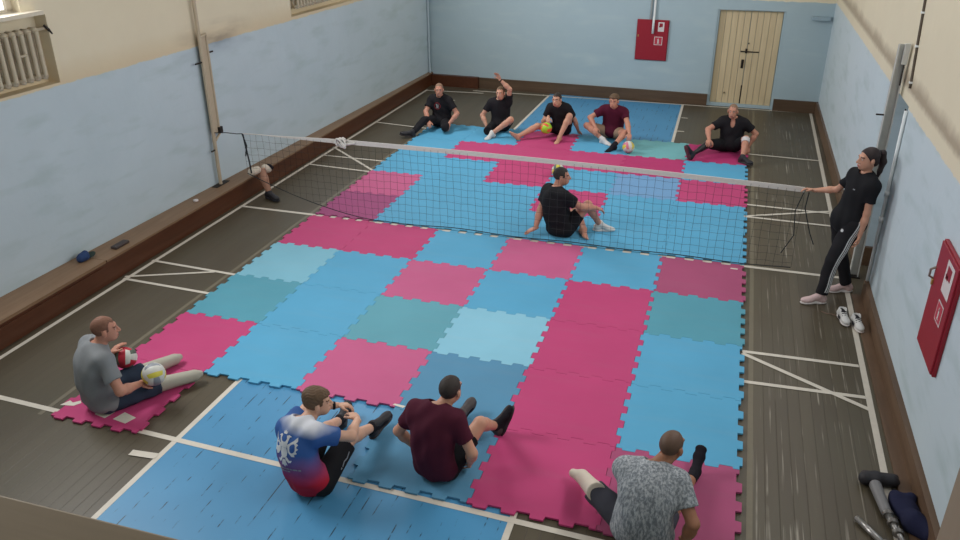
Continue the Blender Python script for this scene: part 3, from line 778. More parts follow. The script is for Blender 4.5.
def decal(info, polys, origin, xdir, ydir, outward, m, name, target='shirt', off=.0035, scale=1.0, sub=1):
    """thin printed shapes laid onto a garment's surface: polys in metres on the (xdir, ydir) plane, dropped onto the cloth"""
    src = info[target]; me = src.data
    bvh = BVHTree.FromPolygons([v.co.copy() for v in me.vertices], [p.vertices[:] for p in me.polygons])
    bm = B(); base = info['base']; outw = Vector(nrm(outward))
    for pg in polys:
        # densify
        pts = []
        for i in range(len(pg)):
            a = np.array(pg[i], float) * scale; b = np.array(pg[(i + 1) % len(pg)], float) * scale; n = max(1, int(np.linalg.norm(b - a) / .02))
            pts += [a + (b - a) * j / n for j in range(n)]
        tri = bmesh.new(); f = tri.faces.new([tri.verts.new((p[0], p[1], 0)) for p in pts])
        bmesh.ops.triangulate(tri, faces=[f]); 
        mp = {}
        for v in tri.verts:
            w_ = Vector(origin) + Vector(xdir) * v.co.x + Vector(ydir) * v.co.y - Vector(base)
            hit = bvh.ray_cast(w_ + outw * .3, -outw)
            co = hit[0] + outw * off if hit[0] is not None else w_
            mp[v] = (bm.verts.new(co), bm.verts.new(co - outw * .002))
        for f in tri.faces:
            bm.faces.new([mp[v][0] for v in f.verts])
        for e in tri.edges:
            if e.is_boundary: a, b = e.verts; bm.faces.new((mp[a][0], mp[b][0], mp[b][1], mp[a][1]))
        tri.free()
    return obj(name, bm, m, src)

# ------------------------------------------------------------------ people
SK1 = skin('fair', (196, 148, 124)); SK2 = skin('ruddy', (192, 138, 116)); SK3 = skin('tanned', (158, 112, 86)); SK4 = skin('light', (206, 164, 140))
def cloth(name, rgb, var=.12, scale=60, rough=.85):
    k = NT(name); P = k.obj(); c = lin(rgb); n = k.noise(P, scale, 2); n2 = k.noise(P, 7, 3)
    k.col(k.mix(n2, tuple(x * (1 - var) for x in c), tuple(min(1, x * (1 + var)) for x in c))); k.r(rough, .15); k.bump(n, .2, .003)
    return k.m
T_black = cloth('black_jersey', (30, 30, 33)); T_black2 = cloth('black_cotton', (34, 32, 35)); T_maroon = cloth('maroon_cotton', (82, 26, 46)); T_maroon2 = cloth('dark_maroon_cotton', (74, 28, 44)); T_grey = cloth('grey_cotton', (130, 133, 135))
S_black = cloth('black_shorts_cloth', (28, 28, 31)); S_navy = cloth('navy_denim', (52, 62, 78)); S_charcoal = cloth('charcoal_shorts_cloth', (72, 72, 80)); S_beige = cloth('beige_shorts_cloth', (150, 124, 104))
SO_black = cloth('black_sock', (32, 30, 36)); SO_white = cloth('white_sock', (206, 202, 200)); LIN = cloth('liner_beige', (170, 166, 152), .06, 30, .6); LIN_w = cloth('liner_cream', (206, 194, 178), .06, 30, .7)
SH_black = mat('black_shoe', (40, 38, 42), .6); SH_sole_d = mat('dark_sole', (58, 52, 54), .7); SH_pink = mat('pale_pink_shoe', (206, 178, 176), .6); SH_sole_w = mat('white_sole', (214, 208, 204), .6); SH_white = mat('white_shoe', (206, 204, 200), .6); SH_grey = mat('grey_shoe', (66, 60, 60), .6)
H_brown = mat('brown_hair', (98, 76, 56), .7, .25, 80); H_dark = mat('dark_hair', (48, 40, 36), .7, .25, 80); H_red = mat('reddish_hair', (122, 84, 66), .7, .2, 80); H_fair = mat('sandy_stubble', (132, 104, 84), .7, .15, 80); H_stub = mat('dark_stubble', (92, 70, 56), .6, .15, 80)
def mottled():
    k = NT('mottled_grey_cotton'); P = k.obj(); n = k.noise(k.scale(P, (38, 38, 12)), 1.6, 4, .7); n2 = k.noise(P, 30, 2)
    k.col(k.mix(k.ramp(n, .42, .62), lin((114, 120, 126)), lin((178, 182, 185)))); k.r(.85, .15); k.bump(n2, .2, .003); return k.m
def tricolour():
    k = NT('tricolour_jersey'); x, y, z = k.xyz(k.obj()); n = k.noise(k.obj(), 6, 2)
    zz = k.math('ADD', z, k.math('MULTIPLY', k.math('SUBTRACT', n, .5), .06))
    c = k.mix(k.ramp(zz, .18, .44), lin((168, 28, 48)), lin((56, 92, 152)))
    c = k.mix(k.ramp(zz, .575, .64), c, lin((206, 208, 214))); k.col(c); k.r(.75, .2); return k.m
def circ(r, n=24, cx=0, cy=0): return [(cx + r * math.cos(2 * PI * i / n), cy + r * math.sin(2 * PI * i / n)) for i in range(n)]
def ring(r0, r1, n=24):
    out = []
    for i in range(n):
        a, b = 2 * PI * i / n, 2 * PI * (i + 1) / n
        out.append([(r0 * math.cos(a), r0 * math.sin(a)), (r1 * math.cos(a), r1 * math.sin(a)), (r1 * math.cos(b), r1 * math.sin(b)), (r0 * math.cos(b), r0 * math.sin(b))])
    return out
zf = MZ
D_ = V(0, 0, -1)

# man on the left with two balls
pH = person('man in grey shirt on the left pink mat holding two balls', (.48, -4.74, zf + .10), (.42, .9, 0), (.52, -4.73, .64), (.60, -4.67, .80), (.75, .62, -.05), SK2, H_red, T_grey,
    {'R': hold((.90, -4.54, .315), (.62, .45, .62), (.35, .9, .0), .28, (.3, -1, -.2)), 'L': hold((.47, -4.38, .32), (.45, .35, -.8), (.3, .8, .3), .28, (-.3, -.3, -1))},
    {'R': dict(foot=(1.075, -4.09, zf + .055), pole=(0, 0, 1), kind='stump', cutshin=.34, liner=(LIN, .0, V(.03, .04, 0)), band=(SO_black, .02, .014, .072), lt=.43), 'L': dict(foot=(.69, -3.89, zf + .055), pole=(0, 0, 1), kind='stump', cutshin=.35, liner=(LIN, .0, V(.02, .05, 0)), band=(SO_black, .02, .014, .072), lt=.43)},
    (S_navy, 'shorts', 1.03), shr=(.85, -.52, 0), w=1.14, hair='short', belly=.02, seed=1, bulge=.06)
# boy in the tricolour jersey
pI = person('boy in a white, blue and red jersey hugging his knees', (2.80, -5.19, .004 + .10), (.2, .97, 0), (2.72, -5.13, .58), (2.80, -4.99, .695), (.80, .52, -.45), SK4, H_brown, tricolour(),
    {'R': ((3.03, -4.80, .45), (.9, -.3, -.2), (-.75, .6, .1), (-.4, -.2, -1), .5), 'L': ((2.80, -4.68, .46), (-.8, 0, .1), (.85, .45, -.1), (0, -.3, -1), .5)},
    {'R': dict(foot=(2.99, -4.44, .118), pole=(.1, -.1, 1), toe=(.3, .95, .35), shoe=(SH_black, SH_sole_d), sock=(SO_black, .07)), 'L': dict(foot=(2.66, -4.40, .09), pole=(0, 0, 1), toe=(-.1, .95, .5), shoe=(SH_black, SH_sole_d), sock=(SO_black, .07))},
    (S_black, 'shorts', .86), w=1.0, s=.97, hair='tousled', seed=2, bulge=.08, shr=(.93, -.35, 0))
# man in maroon from behind
pJ = person('man in dark maroon shirt seen from behind beside the boy', (3.68, -4.76, zf + .10), (.12, 1, 0), (3.68, -4.74, .645), (3.765, -4.63, .765), (.25, .95, -.3), SK1, H_dark, T_maroon2,
    {'R': ((3.93, -4.68, .14), (.7, -.7, .1), (-.3, .6, -.6), (-1, 0, -.3), .5), 'L': ((3.44, -4.62, .14), (-.9, -.4, .1), (.4, .6, -.6), (1, 0, -.3), .5)},
    {'R': dict(foot=(3.98, -4.12, zf + .085), pole=(.3, 0, 1), toe=(.30, .25, .9), up=(-.75, -.3, .35), shoe=(SH_grey, SH_black), sock=(SO_black, .06)), 'L': dict(foot=(3.65, -4.06, zf + .09), pole=(-.1, 0, 1), toe=(.25, .85, .4), up=(0, -.7, .7), shoe=(SH_grey, SH_black), sock=(SO_black, .06))},
    (S_black, 'shorts', .7), w=1.02, hair='short', seed=3, bulge=.07)
# bald man in the mottled shirt
pK = person('bald man in mottled grey shirt seated at the front right', (5.33, -5.02, zf + .10), (.15, 1, 0), (5.35, -4.92, .615), (5.46, -4.81, .745), (.45, .85, -.45), SK3, H_stub, mottled(),
    {'R': ((5.62, -5.06, .11), (.7, -.8, .2), (.5, .75, -.35), (-.2, .2, -1), .15), 'L': ((5.22, -4.50, .22), (-.7, .2, -.2), (.3, .9, -.2), (.3, 0, -1), .4)},
    {'L': dict(foot=(4.78, -4.50, zf + .065), pole=(-.6, .1, .5), kind='stump', cutshin=.34, liner=(LIN_w, -.22, V(-.07, .02, 0)), lt=.36), 'R': dict(foot=(5.68, -4.13, zf + .06), pole=(.3, 0, 1), toe=(.12, .55, .75), up=(0, -.8, .6), sock=(SO_black, .12))},
    (S_charcoal, 'shorts', {'L': 1.02, 'R': .6}), w=1.2, hair='shaved', seed=4, bulge=.09, shr=(.95, -.1, -.12), belly=.02)
# man just behind the net
pF = person('man in black shirt leaning on his hand just behind the net', (3.62, .35, zf + .10), (.62, .78, 0), (3.53, .32, .655), (3.60, .35, .83), (.95, .2, -.12), SK2, H_dark, T_black,
    {'R': ((4.06, .46, .40), (.3, -.6, -.6), (.75, .5, -.35), (.2, .2, -1), .35), 'L': ((3.30, .12, .075), (-.9, .1, .1), (-.8, -.4, -.35), (0, 0, -1), .1)},
    {'R': dict(foot=(4.10, .60, zf + .09), pole=(.2, -.1, 1), toe=(.85, .25, -.1), shoe=(SH_white, SH_sole_w)), 'L': dict(foot=(3.92, .42, zf + .07), pole=(.2, 1, .25), toe=(.5, -.8, 0), up=(.4, .2, .6))},
    (S_black, 'shorts', .62), w=1.28, hair='short', seed=5, bulge=.05, shr=(.72, -.68, -.1))
# back row
pA = person('man in black shirt with round chest print, far left of back row', (.33, 4.86, zf + .11), (-.2, -1, 0), (.33, 4.83, .60), (.34, 4.74, .76), (.2, -.95, -.12), SK2, H_fair, T_black2,
    {'R': ((.20, 4.52, .20), (-.8, .3, 0), (.3, -.8, -.3), (0, 0, -1), .4), 'L': ((.58, 4.58, .17), (.9, .4, 0), (.0, -.8, -.5), (0, 0, -1), .4)},
    {'R': dict(foot=(.03, 4.08, zf + .07), pole=(-.1, 0, 1), toe=(-.8, -.4, .25), shoe=(SH_black, SH_sole_d)), 'L': dict(foot=(.66, 3.95, .13), pole=(.5, 0, .1), kind='thighstump')},
    (cloth('black_trousers_cloth', (34, 33, 36)), 'trousers', .96), w=1.14, hair='shaved', h=.0095, seed=6, bulge=.03)
pB = person('man in black shirt raising one arm in the back row', (1.50, 4.88, zf + .11), (0, -1, 0), (1.50, 4.86, .61), (1.53, 4.79, .77), (-.1, -.95, -.2), SK1, H_brown, T_black2,
    {'R': ((1.30, 4.68, .14), (-.9, .3, 0), (.1, -.8, -.5), (0, 0, -1), .4), 'L': ((1.52, 4.76, 1.03), (.8, -.3, .3), (-.4, -.2, .9), (-.4, -.9, -.1), .25)},
    {'L': dict(foot=(1.48, 4.42, zf + .08), pole=(.8, -.1, .7), toe=(-.35, -.9, -.1), shoe=(SH_white, mat('grey_sole', (98, 108, 118)))), 'R': dict(foot=(1.40, 3.95, .13), pole=(-.4, 0, .1), kind='thighstump')},
    (S_black, 'shorts', {'L': .7, 'R': 1.0}), w=1.05, hair='short', h=.0095, seed=7, bulge=.03)
pC = person('barefoot man in black shirt holding the lime ball', (2.66, 4.98, zf + .11), (-.15, -1, 0), (2.62, 4.88, .59), (2.60, 4.75, .73), (-.15, -.85, -.5), SK1, H_dark, T_black2,
    {'R': ((2.46, 4.72, .40), (-.4, .7, -.3), (.1, -.7, -.6), (.1, -.3, -1), .35), 'L': ((2.96, 5.10, .09), (.9, .3, .2), (.4, .3, -.8), (0, -.3, -1), .2)},
    {'R': dict(foot=(1.98, 4.42, zf + .07), pole=(0, 0, 1), toe=(-.5, -.5, .75), up=(.4, .4, .8)), 'L': dict(foot=(2.72, 4.52, zf + .08), pole=(.35, -.1, 1), toe=(-.2, -.9, -.15))},
    (S_black, 'shorts', .6), w=1.0, hair='short', h=.0095, seed=8, bulge=.04)
pD = person('man in maroon shirt sitting cross-legged in the back row', (3.60, 5.02, zf + .11), (-.05, -1, 0), (3.62, 4.95, .60), (3.62, 4.84, .75), (-.1, -.85, -.45), SK2, H_brown, T_maroon,
    {'R': ((3.34, 4.72, .28), (-.9, .3, .1), (.1, -.75, -.5), (.1, 0, -1), .4), 'L': ((3.98, 4.50, .27), (.9, .3, 0), (.1, -.75, -.55), (0, -.2, -1), .35)},
    {'R': dict(foot=(3.50, 4.64, zf + .07), pole=(-1, -.1, .5), toe=(.75, -.5, 0), sock=(SO_white, .07), up=(-.3, .2, .9)), 'L': dict(foot=(3.74, 4.28, zf + .08), pole=(1, -.2, .75), toe=(-.55, -.7, -.15), sock=(SO_black, .09))},
    (S_beige, 'shorts', .62), w=1.14, hair='tousled', h=.0095, seed=9, bulge=.05)
pE = person('man in black V-neck with a black prosthetic leg, right of back row', (5.70, 4.80, zf + .11), (-.05, -1, 0), (5.70, 4.80, .60), (5.67, 4.71, .755), (-.12, -.95, -.15), SK2, H_fair, T_black2,
    {'R': ((5.34, 4.46, .30), (-.9, .4, 0), (-.1, -.85, -.3), (.1, 0, -1), .4), 'L': ((6.00, 4.76, .14), (.9, .3, .2), (.1, -.3, -.8), (-.3, .2, -1), .3)},
    {'R': dict(foot=(5.10, 4.14, zf + .09), pole=(-.2, 0, 1), toe=(-.35, -.25, 1), up=(.6, .6, .5), kind='prosthesis', mat=mat('black_carbon', (30, 29, 32), .4), rim=mat('grey_rim', (116, 104, 100), .5), shoe=(SH_black, mat('maroon_sole', (92, 44, 54), .7))), 'L': dict(foot=(5.92, 4.20, zf + .09), pole=(.35, 0, 1), toe=(.7, -.6, .05), shoe=(SH_black, SH_sole_d), band=(SO_white, .08, .04, .068), lt=.40, ls=.38)},
    (S_black, 'shorts', .86), w=1.14, hair='shaved', h=.0095, seed=10, bulge=.03, vneck=True)
# woman standing at the net's right end
T_track = cloth('black_track_cloth', (36, 35, 38))
zf_w = .0
pG = person('woman with a ponytail standing at the right end of the net', (6.97, -.50, .94), (-.82, -.57, 0), (7.06, -.47, 1.45), (7.05, -.48, 1.64), (-.93, -.36, -.06), SK1, mat('dark_brown_hair', (44, 32, 32), .6, .2, 80), T_black,
    {'R': ((6.62, -.06, 1.10), (-.1, .4, -.8), (-.95, .15, .1), (0, -.3, -1), .45), 'L': ((7.09, -.68, .80), (.6, -.3, .1), (-.05, -.1, -1), (-.9, .3, 0), .4)},
    {'R': dict(foot=(7.13, -.33, .09), pole=(-1, -.5, 0), toe=(-.95, -.25, -.05), shoe=(SH_pink, SH_sole_w, .05)), 'L': dict(foot=(6.82, -.72, .09), pole=(-1, -.5, 0), toe=(-.95, -.3, 0), shoe=(SH_pink, SH_sole_w, .05))},
    (T_track, 'trousers', .93), w=1.06, s=1.04, hair='ponytail', h=.008, seed=11, standing=True, bulge=.02, shr=(-.40, .90, 0), hem=.13)

# ------------------------------------------------------------------ prints on clothes
M_print_w = mat('white_print', (206, 206, 206), .7); M_print_r = mat('red_print', (156, 44, 50), .7); M_print_s = mat('silver_print', (132, 134, 140), .6)
i_ = pA; o_ = i_['chest'] + i_['upc'] * .02
decal(i_, ring(.058, .066), o_, -i_['srt'] * -1, i_['upc'], i_['cf'], M_print_r, 'chest_print')
decal(i_, [[(-.022, .034), (-.012, .034), (-.012, -.012), (.0, -.012), (.0, -.022), (-.022, -.022)], [(.006, .034), (.026, .034), (.026, .024), (.018, .024), (.018, -.022), (.010, -.022), (.010, .024), (.006, .024)], [(-.028, -.034), (.028, -.034), (.028, -.040), (-.028, -.040)]], o_, i_['srt'], i_['upc'], i_['cf'], M_print_w, 'chest_letters')
# white double-headed eagle and two lines of small print on the boy's back
i_ = pI
half = [[(0.0, .055), (.018, .06), (.026, .078), (.02, .095), (.034, .100), (.052, .090), (.040, .086), (.036, .066), (.03, .045), (.026, .02), (0, .02)],
        [(.03, .04), (.05, .052), (.075, .070), (.098, .094), (.102, .070), (.092, .056), (.104, .048), (.094, .030), (.104, .018), (.09, .004), (.094, -.012), (.078, -.018), (.078, -.034), (.060, -.032), (.050, -.02), (.036, -.006)],
        [(0, .018), (.024, .018), (.03, -.01), (.022, -.036), (0, -.05)],
        [(0.01, -.045), (.022, -.04), (.040, -.062), (.058, -.060), (.052, -.074), (.034, -.078), (.016, -.06)],
        [(0, -.055), (.012, -.062), (.022, -.098), (.010, -.092), (0, -.108)]]
crown = [[(-.016, .104), (-.018, .122), (-.007, .114), (0, .128), (.007, .114), (.018, .122), (.016, .104)]]
eagle = half + [[(-x, y) for x, y in p][::-1] for p in half] + crown
bx = -i_['srt']; bo = i_['chest'] - i_['upc'] * .015
decal(i_, eagle, bo, i_['srt'], i_['upc'], -i_['cf'], M_print_w, 'eagle_emblem', scale=1.18)
rows = []
for r in range(2):
    x = -.11
    for wd in (.022, .016, .030, .012, .026, .02, .034, .018): rows.append([(x, -.150 - r * .022), (x + wd, -.150 - r * .022), (x + wd, -.140 - r * .022), (x, -.140 - r * .022)]); x += wd + .008
    if r: rows = rows[:-3]
decal(i_, rows, bo, i_['srt'], i_['upc'], -i_['cf'], M_print_s, 'small_print')
sho = [c for c in i_['body'].children if c.name.startswith('shorts')][0]; i_['shorts'] = sho
kn = i_['lg']['R'][0]; hp_ = i_['hip']['R']; th = nrm(kn - hp_); out = nrm(np.cross(th, V(0, 0, 1)) + V(0, 0, .3))
decal(i_, [[(-.06, -.008), (-.02, .006), (.02, -.004), (.07, .010), (.07, .002), (.02, -.016), (-.02, -.004), (-.06, -.018)], [(-.085, -.01), (-.07, -.006), (-.07, -.02), (-.085, -.02)]], hp_ + th * .22, th, nrm(np.cross(out, th)), out, M_print_s, 'shorts_logo', 'shorts')
# three stripes and a small mark on the woman's trousers, a small chest print
i_ = pG; tr = [c for c in i_['body'].children if c.name.startswith('trousers')][0]; i_['trousers'] = tr
kn, an_ = i_['lg']['L']; hp_ = i_['hip']['L']
def stripe_side(a, b, k0, k1, name):
    ax = nrm(b - a); L = np.linalg.norm(b - a); out = nrm(np.cross(V(-.82, -.57, 0), ax)); out = out if out[1] < 0 else -out; side = nrm(np.cross(ax, out))
    pol = [[(k0 * L, o - .0055), (k1 * L, o - .0055), (k1 * L, o + .0055), (k0 * L, o + .0055)] for o in (-.022, 0, .022)]
    decal(i_, pol, a + out * .02, ax, side, out, M_print_w, name, 'trousers')
stripe_side(hp_ + (V(0, 0, 1)) * .05, kn, -.02, 1.0, 'side_stripes'); stripe_side(kn, an_, 0.0, .84, 'side_stripes')
decal(i_, [circ(.018, 10)], hp_ + V(-.0, 0, -.06), nrm(V(.57, -.82, 0)), V(0, 0, 1), nrm(V(-.82, -.57, 0)), M_print_w, 'hip_logo', 'trousers')
decal(i_, [[(-.012, -.006), (.012, -.006), (.012, .006), (-.012, .006)]], i_['chest'] + i_['upc'] * .02 - i_['srt'] * .07, i_['srt'], i_['upc'], i_['cf'], M_print_s, 'chest_logo')
# watches and glasses
def cuff(info, q, m, name, k=.012, r=.034):
    w_ = info['wr']['wr' + q]; e = info['wr']['el' + q]; ax = nrm(e - w_); c = w_ + ax * .03
    solid(name, [('c', c - ax * k, c + ax * k, r, r)], m, info['body'], info['base'], .006, cuts=[(c + ax * k, ax), (c - ax * k, -ax)])
cuff(pI, 'L', SO_black, 'wrist_band'); cuff(pB, 'L', SO_black, 'wrist_watch')

# ------------------------------------------------------------------ balls
def ball(c, cols, label, r=.105, rz=0.3, rx=0.5):
    bm = B(); bmesh.ops.create_cube(bm, size=2.0); bmesh.ops.subdivide_edges(bm, edges=bm.edges[:], cuts=17, use_grid_fill=True)
    R_ = Matrix.Rotation(rz, 3, 'Z') @ Matrix.Rotation(rx, 3, 'X')
    for fc in bm.faces:
        p = fc.calc_center_median(); a = max(range(3), key=lambda i: abs(p[i])); o = [(1, 2), (2, 0), (0, 1)][a]
        s_ = p[o[0]]; k = 0 if s_ < -1 / 3 else (1 if s_ < 1 / 3 else 2)
        fc.material_index = (k + a) % len(cols); fc.smooth = True
    for v in bm.verts:
        p = v.co.copy(); a = max(range(3), key=lambda i: abs(p[i])); o = [(1, 2), (2, 0), (0, 1)][a]
        s_ = p[o[0]]; near = min(abs(abs(s_) - 1 / 3), 1 - max(abs(p[o[0]]), abs(p[o[1]])))
        d = p.normalized() * r * (1 - (.018 if near < .03 else 0)); v.co = R_ @ d
    o = obj('ball', bm, cols, None, c); return tag(o, label, 'ball')
def bmat(name, rgb): return mat('ball_' + name, rgb, .45, .05, 20)
BW, BY, BG, BR, BB, BL, BO, BK = bmat('white', (206, 206, 198)), bmat('yellow', (208, 196, 74)), bmat('grey', (140, 144, 150)), bmat('red', (178, 42, 58)), bmat('green', (84, 96, 84)), bmat('lime', (162, 208, 52)), bmat('orange', (214, 96, 60)), bmat('pink', (206, 120, 140))
ball((.90, -4.54, .315), [BW, BY, BW, BG], 'white and yellow volleyball in the right hand of the man in grey', rz=.9, rx=-1.0)
ball((.47, -4.38, .32), [BR, BW, BB], 'red, white and green ball under the left hand of the man in grey', rz=.4, rx=1.0)
ball((2.47, 4.52, .255), [BL, BL, BO], 'lime and orange ball held by the barefoot man in the back row', rz=1.2, rx=.2)
ball((4.01, 4.20, MZ + .106), [BW, BY, BK], 'white, yellow and pink ball on the mat by the maroon-shirted back-row man', rz=.5, rx=.9)
ball((3.10, 2.62, MZ + .106), [BY, BW, BB], 'yellow and white ball on the mat behind the man at the net', rz=.2, rx=.6)

# ------------------------------------------------------------------ net and its posts
M_cord = mat('dark_net_cord', (40, 42, 44), .8); M_band = mat('white_net_band', (204, 200, 194), .7); M_greenrope = mat('dark_rope', (34, 40, 44), .8)
M_cream = mat('cream_pipe_paint', (186, 170, 146), .5, .1, 14); M_steel = mat('grey_post_paint', (192, 192, 186), .5, .12, 14); M_wht = mat('white_conduit', (226, 230, 230), .5, .06, 14)
NL, NR = -.88, 6.53
def ntop(x): t = (x - NL) / (NR - NL); return 1.13 * (1 - t) + 1.075 * t + .16 * t * (1 - t)
def nbot(x):
    if x < 1.1: return .055 + .50 * max(0, (1.1 - x) / 1.98) ** 1.7
    return .055 + .02 * math.sin(x * 2.1) ** 2
net = empty('volleyball_net', (NL, 0, 0), 'long white-banded volleyball net stretched low across the mats', 'net')
def nobj(name, bm, m, smooth=False):
    bmesh.ops.translate(bm, verts=bm.verts, vec=(-NL, 0, 0)); return obj(name, bm, m, net, smooth=smooth)
bm = B(); nx = int((NR - NL) / .1)
def ny(x, z): return .012 * math.sin(x * 3.1 + z * 4)
for i in range(nx + 1):
    x = NL + (NR - NL) * i / nx; zt, zb = ntop(x), nbot(x); n = 8
    tube(bm, [(x + .006 * math.sin(i * 1.7 + j), ny(x, zt + (zb - zt) * j / n), zt + (zb - zt) * j / n) for j in range(n + 1)], 0.0018, 3, False)
for k in range(1, 11):
    pts = []
    for i in range(nx + 1):
        x = NL + (NR - NL) * i / nx; z = ntop(x) - .1 * k * (ntop(x) - .06) / 1.07
        if z > nbot(x) + .01: pts.append((x, ny(x, z), z + .006 * math.sin(i * 2.1 + k)))
    tube(bm, pts, 0.0018, 3, False)
nobj('netting', bm, M_cord)
bm = B(); N = 60; prev = None; xs = [-.45 + (NR + .45) * i / N for i in range(N + 1)]
for a, b in zip(xs, xs[1:]):
    hh = lambda x: .030 if x > .6 else .030 * max(.25, (x + .8) / 1.4)
    vs = [bm.verts.new((x, y, ntop(x) + z * hh(x))) for x in (a, b) for y in (-.006, .006) for z in (-1, 1)]
    for q in ((0, 1, 3, 2), (4, 6, 7, 5), (0, 4, 5, 1), (2, 3, 7, 6), (0, 2, 6, 4), (1, 5, 7, 3)): bm.faces.new([vs[i] for i in q])
nobj('top_band', bm, M_band)
bm = B(); tube(bm, [(x, ny(x, nbot(x)), nbot(x)) for x in [NL + (NR - NL) * i / 60 for i in range(61)]], .006, 5); nobj('bottom_cord', bm, M_greenrope)
bm = B(); tube(bm, [(NL, 0, ntop(NL)), (NL + .02, .01, .9), (NL + .05, 0, .72), (NL + .06, 0, nbot(NL))], .011, 6); nobj('side_cord', bm, M_greenrope)
bm = B(); tube(bm, [(NL - .02, 0.01, ntop(NL)), (NL + .02, .03, .95), (NL - .005, .01, .8)], .009, 6); nobj('side_cord', bm, M_greenrope)
bm = B(); tube(bm, [(NR, 0, ntop(NR) - .02), (NR - .06, .02, .8), (NR - .03, 0, .5), (NR - .14, 0, .25)], .006, 6); nobj('side_cord', bm, M_greenrope)
bm = B(); tube(bm, [(NR + .05, -.02, ntop(NR) - .02), (NR + .04, 0, .85), (NR + .14, -.02, .55), (NR + .2, -.03, .42)], .007, 6); nobj('side_cord', bm, M_greenrope)
bm = B(); tube(bm, [(NL, 0, ntop(NL)), (NL + .22, 0, ntop(NL) + .01), (-.45, 0, ntop(-.45))], .007, 6); nobj('top_cord', bm, M_band)
bm = B(); tube(bm, [(-1.40, .09, 1.075), (-1.2, .07, 1.10), (-1.0, .03, 1.11), (NL, 0, ntop(NL))], .006, 6); nobj('tie_rope', bm, M_greenrope)
bm = B()
for a in range(4):
    tube(bm, [(.66 + .10 * math.cos(a * 1.6 + t) * (.4 + .1 * a), -.02 - .02 * a, ntop(.7) + .06 * math.sin(t * 1.3 + a)) for t in np.linspace(0, 5.5, 14)], .014, 6)
tube(bm, [(.52, -.01, ntop(.5) - .01), (.66, -.03, ntop(.6) - .035), (.84, -.01, ntop(.8) + .0)], .02, 6); nobj('knot', bm, M_band, True)

# left post: cream pipes on the ledge against the wall
lp = empty('net_post', (-1.43, .10, .30), 'cream pipe post standing on the ledge by the left wall', 'post')
def lobj(name, bm, m): bmesh.ops.translate(bm, verts=bm.verts, vec=(1.43, -.10, -.30)); return obj(name, bm, m, lp, smooth=False)
bm = B(); tube(bm, [(-1.43, .10, .297), (-1.43, .10, 4.6)], .026, 12); lobj('pole', bm, M_cream)
bm = B(); tube(bm, [(-1.43, .12, 2.40), (-1.43, .25, 2.42), (-1.43, .25, 2.36), (-1.43, .25, 1.02), (-1.43, .13, .95)], .02, 10); lobj('side_pipe', bm, M_cream)
bm = B(); box(bm, (-1.444, .10, 1.05), (-1.43, .25, 2.40)); lobj('web_plate', bm, M_cream)
for z, y0, y1 in ((2.07, -.06, .10), (2.17, .25, .36), (.82, 0.0, .10)):
    bm = B(); tube(bm, [(-1.43, y0, z), (-1.43, y1, z)], .012, 8); lobj('bolt', bm, M_dark)
bm = B(); box(bm, (-1.455, .22, 1.03), (-1.395, .30, 1.12), .006); lobj('clamp', bm, M_dark)
bm = B(); box(bm, (-1.48, -.06, .296), (-1.38, .26, .302)); lobj('base_plate', bm, M_dark)
# right post in front of the wall niche
rp = empty('net_post', (7.26, .12, 0), 'grey steel channel post at the right wall behind the woman', 'post')
bm = B()
for a in ((-.05, -.03, -.04, .04), (.04, -.03, .05, .04), (-.05, .03, .05, .04)): box(bm, (a[0], a[1], 0.003), (a[2], a[3], 2.74))
obj('channel', bm, M_steel, rp)
bm = B(); box(bm, (.0, -.06, 2.54), (.055, -.03, 2.76), .004); obj('pulley_bracket', bm, M_steel, rp)
bm = B(); tube(bm, [(.03, -.05, 2.56), (.028, -.055, 2.42), (.032, -.05, 2.32)], .008, 6); obj('cord', bm, M_dark, rp)
bm = B(); tube(bm, [(-.13, 0, 1.98), (-.05, 0, 1.98)], .01, 8); obj('bolt', bm, M_dark, rp)
bm = B(); box(bm, (-.07, -.05, 0.001), (.07, .06, .015)); obj('base_plate', bm, M_dark, rp)

# ------------------------------------------------------------------ wall things
M_rad = mat('radiator_cream', (196, 184, 160), .5, .08, 14)
def radiator(y0, y1, z0, z1, label, valve=True):
    ym = (y0 + y1) / 2; bxx = lx(ym) - .02
    t = empty('radiator', (bxx, ym, z0), label, 'radiator', rz=-math.atan(.04))
    n = int(round((y1 - y0) / .098)); hh = z1 - z0
    for i in range(n):
        y = -(y1 - y0) / 2 + .049 + i * .098
        bm = B()
        for dx in (-.05, .03): tube(bm, [(dx, y, .035), (dx, y, .06), (dx, y, hh - .06), (dx, y, hh - .035)], [.030, .027, .027, .030], 10)
        for z in (.035, hh - .035): tube(bm, [(-.055, y, z), (.035, y, z)], .034, 10); 
        obj('section', bm, M_rad, t, smooth=True)
    bm = B()
    for z in (.035, hh - .035): tube(bm, [(-.01, -(y1 - y0) / 2 - .0, z), (-.01, (y1 - y0) / 2 + (.16 if z > .1 else .02), z)], .016, 10)
    obj('feed_pipe', bm, M_rad, t, smooth=True)
    if valve:
        bm = B(); tube(bm, [(.0, (y1 - y0) / 2 + .13, hh - .0), (.02, (y1 - y0) / 2 + .16, hh - .05), (.02, (y1 - y0) / 2 + .20, hh - .10)], [.012, .016, .008], 8); obj('valve', bm, M_dark, t)
        bm = B(); tube(bm, [(.03, (y1 - y0) / 2 - .29, hh - .26), (.06, (y1 - y0) / 2 - .22, hh - .25)], .014, 8); obj('air_vent', bm, M_rad, t)
    return t
radiator(-4.1, -2.46, 2.37, 2.92, 'cream cast-iron radiator at the upper left under the window')
radiator(2.74, 4.0, 2.42, 2.97, 'cream radiator cut off by the top edge, far along the left wall', False)

